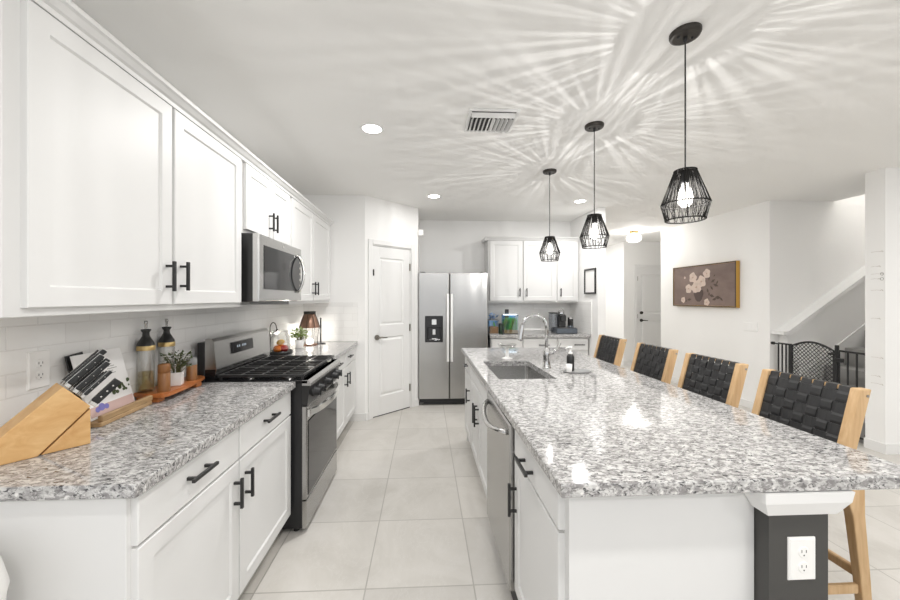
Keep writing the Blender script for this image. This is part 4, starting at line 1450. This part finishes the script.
oil_bottle(-1.353, 1.965, 'right glass oil bottle with black funnel cap, behind the potted herb', .03)
def mill(x, y, h, label, capm='mill_wood'):
    t = thing('spice_mill', label, 'mill', (x, y, BZ), 0, 'wooden mills on the serving board')
    r = .0255
    MB().lathe([(r, BZ), (r, BZ + h * .66), (r - .002, BZ + h * .675)], (x, y, 0), 24).build('base', 'mill_wood', t)
    MB().lathe([(r - .002, BZ + h * .675), (r, BZ + h * .69), (r, BZ + h * .94), (r * .85, BZ + h * .985), (r * .5, BZ + h), (.001, BZ + h)], (x, y, 0), 24).build('cap', capm, t)
mill(-1.262, 1.815, .135, 'wooden spice mill at the front of the serving board')
mill(-1.285, 2.06, .125, 'grey topped wooden spice mill at the right end of the serving board', 'sponge_grey')

def leafy(t, x, y, z, rx, h, n, lm, seed, ls=.02, stems=True, sphere=False):
    rn = random.Random(seed)
    lv = MB(); sm = MB()
    for i in range(n):
        a = rn.uniform(0, 2 * pi)
        q = rn.random() ** .6
        hh_ = h * rn.uniform(.25, 1) * (1 - .35 * q if sphere else 1)
        tip = Vector((x + rx * q * cos(a), y + rx * q * sin(a), z + hh_))
        if stems and i % 3 == 0:
            sm.tube([(x + rx * .2 * cos(a), y + rx * .2 * sin(a), z - .004), (x + rx * .55 * q * cos(a), y + rx * .55 * q * sin(a), z + hh_ * .6), tip], .0011, 4)
        d0 = Vector((cos(a + rn.uniform(-1, 1)), sin(a + rn.uniform(-1, 1)), rn.uniform(-.2, .9))).normalized()
        d1 = d0.cross(Vector((rn.uniform(-.4, .4), rn.uniform(-.4, .4), 1))).normalized()
        up = d0.cross(d1) * .15
        l = ls * rn.uniform(.7, 1.25)
        lv.add([tip - d0 * l * .2, tip + d1 * l * .32 + d0 * l * .25 + up * l, tip + d0 * l * .85, tip - d1 * l * .32 + d0 * l * .25 + up * l], [(0, 1, 2), (0, 2, 3)])
    if stems:
        sm.build('stems', 'stem', t)
    lv.build('foliage', lm, t, None, None, False)
t = thing('potted_herb', 'small leafy herb in a white square pot on the serving board', 'potted plant', (-1.283, 1.938, BZ))
k = MB(Matrix.Translation((-1.283, 1.938, BZ)) @ Matrix.Rotation(R(20), 4, 'Z'))
k.rings([(-.020, .020, -.020, .020, 0), (-.024, .024, -.024, .024, .004), (-.0265, .0265, -.0265, .0265, .070), (-.0245, .0245, -.0245, .0245, .070), (-.024, .024, -.024, .024, .062)], True, True)
k.build('pot', 'ceramic', t, 'white square pot')
leafy(t, -1.283, 1.938, BZ + .066, .062, .105, 120, 'leaf_dark', 4, .022)

# ------------------------------------------------------------------ far left counter props
t = thing('serving_tray', 'round black tray with a wire loop holding the fruit', 'tray', (-1.28, 3.28, CT))
MB().lathe([(.088, CT), (.098, CT + .004), (.104, CT + .030), (.098, CT + .030), (.092, CT + .010), (.001, CT + .009)], (-1.28, 3.28, 0), 32).build('dish', 'black_satin', t)
lp = [(-1.352, 3.235, CT + .02), (-1.354, 3.235, CT + .20)] + [(-1.333 - .021 * cos(pi * q / 8), 3.235 + .004 * q, CT + .235 + .045 * sin(pi * q / 8)) for q in range(9)] + [(-1.308, 3.27, CT + .218)]
MB().tube(lp, .0042, 8).ball((-1.308, 3.27, CT + .212), .011, 1, 12, 8).build('wire_loop', 'bronze', t)
t = thing('glass_bowl', 'clear glass bowl of fruit on the black tray', 'bowl', (-1.28, 3.27, CT + .0095))
q0 = CT + .0095
MB().lathe([(.045, q0), (.075, q0 + .012), (.088, q0 + .06), (.080, q0 + .13), (.062, q0 + .18), (.066, q0 + .20), (.063, q0 + .20), (.059, q0 + .18), (.077, q0 + .13), (.085, q0 + .06), (.072, q0 + .015), (.043, q0 + .004), (.001, q0 + .004)], (-1.28, 3.27, 0), 32).build('glass_wall', 'glass', t)
fz = q0 + .008
tag(MB().ball((-1.288, 3.225, fz + .033), .034, .95).build('orange', 'orange_fruit'), 'orange fruit at the left of the glass bowl', 'fruit')
tag(MB().ball((-1.238, 3.258, fz + .033), .033, .92).build('apple', 'red_fruit'), 'small red fruit at the right of the glass bowl', 'fruit')
k = MB()
k.ball((-1.285, 3.305, fz + .034), .034, .95)
tag(k.build('orange', 'orange_fruit'), 'orange fruit at the back of the glass bowl', 'fruit')
k = MB(Matrix.Translation((-1.272, 3.255, fz + .088)) @ Matrix.Rotation(R(70), 4, 'Y') @ Matrix.Rotation(R(20), 4, 'X'))
k.lathe([(.001, -.045), (.006, -.042), (.020, -.025), (.026, 0), (.020, .025), (.007, .042), (.001, .045)])
tag(k.build('lemon', 'yellow_fruit'), 'yellow lemon on top of the fruit in the glass bowl', 'fruit')

t = thing('potted_plant', 'bright green plant in a white pot beside the copper lantern', 'potted plant', (-1.245, 3.66, CT))
MB().lathe([(.032, CT), (.036, CT + .004), (.045, CT + .082), (.042, CT + .082), (.040, CT + .070), (.001, CT + .070)], (-1.245, 3.66, 0), 28).build('pot', 'ceramic', t, 'white round pot')
leafy(t, -1.245, 3.66, CT + .078, .075, .135, 170, 'leaf_light', 9, .030, True, True)

LX, LY = -1.215, 3.88
t = thing('lantern', 'glass lantern with a copper dome lid on the far left counter', 'lantern', (LX, LY, CT))
MB().lathe([(.080, CT), (.084, CT + .008), (.080, CT + .014)], (LX, LY, 0), 28).build('base', 'copper', t)
MB().lathe([(.078, CT + .014), (.082, CT + .05), (.092, CT + .16), (.098, CT + .19)], (LX, LY, 0), 28).build('glass_wall', 'glass', t)
MB().lathe([(.106, CT + .186), (.104, CT + .196), (.092, CT + .235), (.072, CT + .29), (.056, CT + .325), (.050, CT + .330)], (LX, LY, 0), 28).build('dome_lid', 'copper', t, 'brown copper dome')
MB().lathe([(.058, CT + .328), (.060, CT + .334), (.060, CT + .352), (.054, CT + .356), (.001, CT + .357)], (LX, LY, 0), 28).build('top_knob', 'bronze', t, 'dark flat top')
rb_ = MB()
for i in range(8):
    a = 2 * pi * i / 8
    rb_.tube([(LX + r_ * cos(a), LY + r_ * sin(a), CT + z_) for r_, z_ in ((.081, .01), (.085, .05), (.095, .16), (.107, .188), (.094, .235), (.074, .29), (.058, .328))], .0025, 6)
rb_.build('rib', 'bronze', t)
MB().lathe([(.034, CT + .0145), (.034, CT + .06), (.001, CT + .064)], (LX, LY, 0), 20).build('candle', 'candle', t, 'glowing white candle')
lamp('lantern_lamp', 'POINT', (0, 0, .13), 1.2, (1, .95, .88), .02).parent = t
t = thing('towel_stand', 'slim black upright stand at the end of the left counter', 'stand', (-1.13, 3.985, CT))
MB().lathe([(.05, CT), (.05, CT + .008), (.046, CT + .011), (.006, CT + .012)], (-1.13, 3.985, 0), 24).build('base', 'black_satin', t)
MB().cyl((-1.13, 3.985, CT + .011), (-1.13, 3.985, CT + .27), .008, seg=12).ball((-1.13, 3.985, CT + .274), .010).build('post', 'black_satin', t)

# ------------------------------------------------------------------ back counter props
def tank(x0, x1, y0, y1, h, label, gravel, gh, plants, hood):
    t = thing('fish_tank', label, 'fish tank', ((x0 + x1) / 2, (y0 + y1) / 2, CT))
    e = .004
    g = MB()
    g.box(x0, x1, y0, y0 + e, CT, CT + h).box(x0, x1, y1 - e, y1, CT, CT + h).box(x0, x0 + e, y0 + e, y1 - e, CT, CT + h).box(x1 - e, x1, y0 + e, y1 - e, CT, CT + h).box(x0 + e, x1 - e, y0 + e, y1 - e, CT, CT + e)
    g.build('glass_walls', 'tank_glass', t)
    MB().box(x0 + .005, x1 - .005, y1 - .010, y1 - .006, CT + .005, CT + h - .01).build('back_sheet', 'water_back', t, 'blue backing sheet')
    rn = random.Random(int(x0 * 1000))
    gv = MB().box(x0 + .006, x1 - .006, y0 + .006, y1 - .012, CT + .005, CT + gh)
    for i in range(70):
        gv.ball((rn.uniform(x0 + .014, x1 - .014), rn.uniform(y0 + .014, y1 - .02), CT + gh), rn.uniform(.005, .008), .8, 6, 4)
    gv.build('gravel', gravel, t)
    pl = MB()
    for i in range(plants):
        bx_, by_ = rn.uniform(x0 + .018, x1 - .018), rn.uniform(y0 + .018, y1 - .022)
        hh_ = rn.uniform(.5, .98) * (h - gh - .02)
        ln = rn.uniform(-.012, .012)
        w_ = rn.uniform(.006, .012)
        pl.add([(bx_ - w_, by_, CT + gh), (bx_ + w_, by_ + .002, CT + gh), (bx_ + w_ * 1.2 + ln, by_, CT + gh + hh_ * .6), (bx_ - w_ + ln, by_, CT + gh + hh_ * .6), (bx_ + ln * 1.6, by_ + .003, CT + gh + hh_)], [(0, 1, 2, 3), (3, 2, 4)])
    pl.build('water_plants', 'water_plant', t, None, None, False)
    if hood:
        pl = MB()
        for i in range(150):
            bx_, by_ = rn.choice((rn.uniform(x0 + .014, x0 + .09), rn.uniform(x1 - .09, x1 - .014))), rn.uniform(y0 + .012, y1 - .022)
            hh_ = rn.uniform(.5, .95) * (h - gh - .02)
            pl.add([(bx_ - .006, by_, CT + gh), (bx_ + .006, by_ + .002, CT + gh), (bx_ + .007, by_, CT + gh + hh_ * .6), (bx_ - .006, by_, CT + gh + hh_ * .6), (bx_ + .004, by_ + .003, CT + gh + hh_)], [(0, 1, 2, 3), (3, 2, 4)])
        pl.build('dark_plants', 'dark_plant', t, None, None, False)
    rim = MB()
    for z_ in (CT, CT + h - .008):
        rim.box(x0 - .001, x1 + .001, y0 - .001, y0 + .004, z_, z_ + .008).box(x0 - .001, x1 + .001, y1 - .004, y1 + .001, z_, z_ + .008).box(x0 - .001, x0 + .004, y0, y1, z_, z_ + .008).box(x1 - .004, x1 + .001, y0, y1, z_, z_ + .008)
    rim.build('rim', 'black' if hood else 'sponge_grey', t)
    if hood:
        MB().box(x0 + .01, x1 - .01, y0 + .05, y0 + .09, CT + h - .004, CT + h + .006).build('light_strip', 'tank_light', t, 'glowing aquarium light strip')
        MB().box(x0 + .045, x0 + .095, y1 - .05, y1 - .012, CT + h - .05, CT + h + .075, .006).build('filter', 'black', t, 'black hang on filter')
    return t
tank(1.085, 1.285, 4.93, 5.10, .262, 'larger planted green and blue fish tank on the back counter', 'gravel', .055, 150, True)
tank(.885, 1.012, 4.93, 5.06, .195, 'small low fish tank with orange gravel next to the fridge', 'gravel_orange', .095, 3, False)
t = thing('aquarium_plant', 'bluish plastic plant standing behind the small fish tank', 'plant', (.96, 5.14, CT))
MB().lathe([(.03, CT), (.032, CT + .004), (.026, CT + .03), (.001, CT + .03)], (.965, 5.20, 0), 20).build('pot', 'black', t)
MATS['leaf_blue'] = mat('leaf_blue', (.22, .36, .58), .4)
leafy(t, .965, 5.20, CT + .03, .085, .24, 60, 'leaf_blue', 21, .05)
t = thing('canister', 'small dark green canister between the two fish tanks', 'canister', (1.05, 4.96, CT))
MATS['dark_green'] = mat('dark_green', (.02, .045, .025), .35)
MB().lathe([(.026, CT), (.028, CT + .004), (.028, CT + .11), (.024, CT + .12)], (1.046, 4.97, 0), 20).build('jar', 'dark_green', t)
MB().lathe([(.027, CT + .119), (.027, CT + .14), (.022, CT + .145), (.001, CT + .146)], (1.046, 4.97, 0), 20).build('lid', 'black', t)

t = thing('coffee_machine', 'dark grey and chrome pod coffee machine on the back counter', 'coffee machine', (1.94, 5.05, CT))
cx0 = 1.79
MB().box(cx0 + .03, 2.12, 4.93, 5.17, CT, CT + .075, .012, 2).build('base', 'machine_grey', t)
MB().box(cx0 + .06, 2.10, 4.94, 5.10, CT + .075, CT + .083, .003).build('drip_tray', 'steel_dark', t)
MB().box(cx0, cx0 + .085, 5.04, 5.17, CT + .02, CT + .275, .010, 2).build('water_tank', 'smoke_glass', t, 'smoky clear water tank')
MB().box(cx0 - .002, cx0 + .087, 5.038, 5.172, CT + .275, CT + .292, .004).build('tank_lid', 'black_satin', t)
MB().box(cx0 + .088, cx0 + .19, 5.0, 5.17, CT + .075, CT + .265, .012, 2).box(cx0 + .10, cx0 + .178, 4.95, 5.02, CT + .165, CT + .255, .012, 2).build('brew_tower', 'black_satin', t)
MB().tube([(cx0 + .10, 5.06, CT + .262)] + [(cx0 + .139 - .042 * cos(pi * q / 10), 5.06 - .03 * sin(pi * q / 10), CT + .268 + .075 * sin(pi * q / 10)) for q in range(11)], .007, 10).build('lever', 'chrome', t)
MB().box(cx0 + .115, cx0 + .165, 5.03, 5.12, CT + .263, CT + .30, .008, 2).build('capsule_head', 'chrome', t)
MB().lathe([(.045, CT + .083), (.045, CT + .10), (.038, CT + .104)], (2.06, 5.04, 0), 24).build('warming_plate', 'machine_grey', t)
t = thing('milk_frother', 'black and chrome milk frother on the coffee machine base', 'frother', (2.06, 5.04, CT + .104))
MB().lathe([(.036, CT + .1045), (.038, CT + .11), (.038, CT + .20)], (2.06, 5.04, 0), 24).build('jug', 'black_satin', t)
MB().lathe([(.039, CT + .20), (.039, CT + .218), (.03, CT + .226), (.001, CT + .228)], (2.06, 5.04, 0), 24).build('lid', 'chrome', t)
t = thing('dish_rack', 'low white wire rack on the back counter behind the faucet', 'rack', (1.53, 5.08, CT))
dk = MB()
for x in [1.37 + i * .032 for i in range(11)]:
    dk.cyl((x, 5.0, CT + .05), (x, 5.2, CT + .05), .0025, seg=6)
for y in (5.0, 5.1, 5.2):
    dk.cyl((1.37, y, CT + .05), (1.69, y, CT + .05), .0032, seg=6)
dk.build('wire_shelf', 'white_plastic', t)
dk = MB()
for x in (1.37, 1.69):
    dk.tube([(x, 5.0, CT), (x, 5.0, CT + .05), (x, 5.0, CT + .075), (x, 5.2, CT + .075), (x, 5.2, CT + .05), (x, 5.2, CT)], .0032, 6)
dk.build('legs', 'white_plastic', t)
outlet('wall_outlet', facing((1.40, 5.49, 1.13), '-Y'), .075, .12, 'white electrical outlet on the back tiles behind the faucet')
t = thing('under_cabinet_light', 'slim white light bar under the back wall cabinets', 'light', (1.55, 5.33, 1.345))
MB().box(1.35, 1.85, 5.29, 5.36, 1.328, 1.344, .003).build('housing', 'white_plastic', t)
MB().box(1.37, 1.83, 5.30, 5.35, 1.3255, 1.3285).build('diffuser', 'white_plastic', t)

# ------------------------------------------------------------------ island props
t = thing('cake_stand', 'clear glass pedestal dish with a white stem behind the sink', 'cake stand', (.653, 2.95, CT))
px_, py_ = .675, 2.95
MB().lathe([(.045, CT), (.046, CT + .004), (.020, CT + .010), (.014, CT + .02), (.013, CT + .075), (.022, CT + .088)], (px_, py_, 0), 24).build('stem', 'ceramic', t, 'white stem')
MB().lathe([(.020, CT + .088), (.07, CT + .092), (.078, CT + .118), (.075, CT + .118), (.067, CT + .097), (.001, CT + .094)], (px_, py_, 0), 32).build('dish', 'glass', t)
t = thing('soap_tray', 'oval grey stone tray beside the faucet', 'tray', (1.02, 2.37, CT))
MB().lathe([(.92, CT + .0005), (1.0, CT + .004), (1.0, CT + .012), (.93, CT + .013), (.9, CT + .009), (.001, CT + .008)], (1.015, 2.375, 0), 36, True, .095, .052).build('dish', 'sponge_grey', t)
t = thing('soap_dispenser', 'black soap bottle with a white pump on the grey tray', 'soap dispenser', (.975, 2.385, CT + .009))
sx, sy, sz = .975, 2.385, CT + .0095
MB().lathe([(.022, sz), (.025, sz + .003), (.025, sz + .095), (.018, sz + .108), (.011, sz + .112)], (sx, sy, 0), 24).build('bottle', 'black_satin', t)
MB().lathe([(.013, sz + .112), (.013, sz + .124), (.006, sz + .126), (.005, sz + .15), (.012, sz + .152), (.012, sz + .16), (.001, sz + .162)], (sx, sy, 0), 16).tube([(sx, sy, sz + .157), (sx - .02, sy - .008, sz + .157), (sx - .038, sy - .014, sz + .150)], .0045, 8).build('pump', 'white_plastic', t, 'white pump')
t = thing('sponge_holder', 'small white ceramic cup standing before the black soap bottle', 'cup', (.948, 2.338, CT + .009))
MB().lathe([(.016, sz), (.018, sz + .003), (.020, sz + .05), (.017, sz + .05), (.015, sz + .006), (.001, sz + .005)], (.950, 2.346, 0), 20).build('cup', 'ceramic', t)

# white bin at the lower left
t = thing('waste_bin', 'white round lidded bin at the lower left corner beside the cabinet end', 'bin', (-1.22, .86, 0))
bx_, by_ = -1.130, .868
MB().lathe([(.105, 0), (.108, .01), (.122, .66), (.124, .68)], (bx_, by_, 0), 32).build('barrel', 'white_plastic', t)
MB().lathe([(.1245, .681), (.128, .70), (.115, .76), (.08, .80), (.001, .815)], (bx_, by_, 0), 32).build('lid', 'white_plastic', t)

lamp('stairwell_fill', 'POINT', (5.9, 3.7, 4.5), P_STAIR, (1, .98, .95), .1)  # unseen point light added to brighten the stairwell
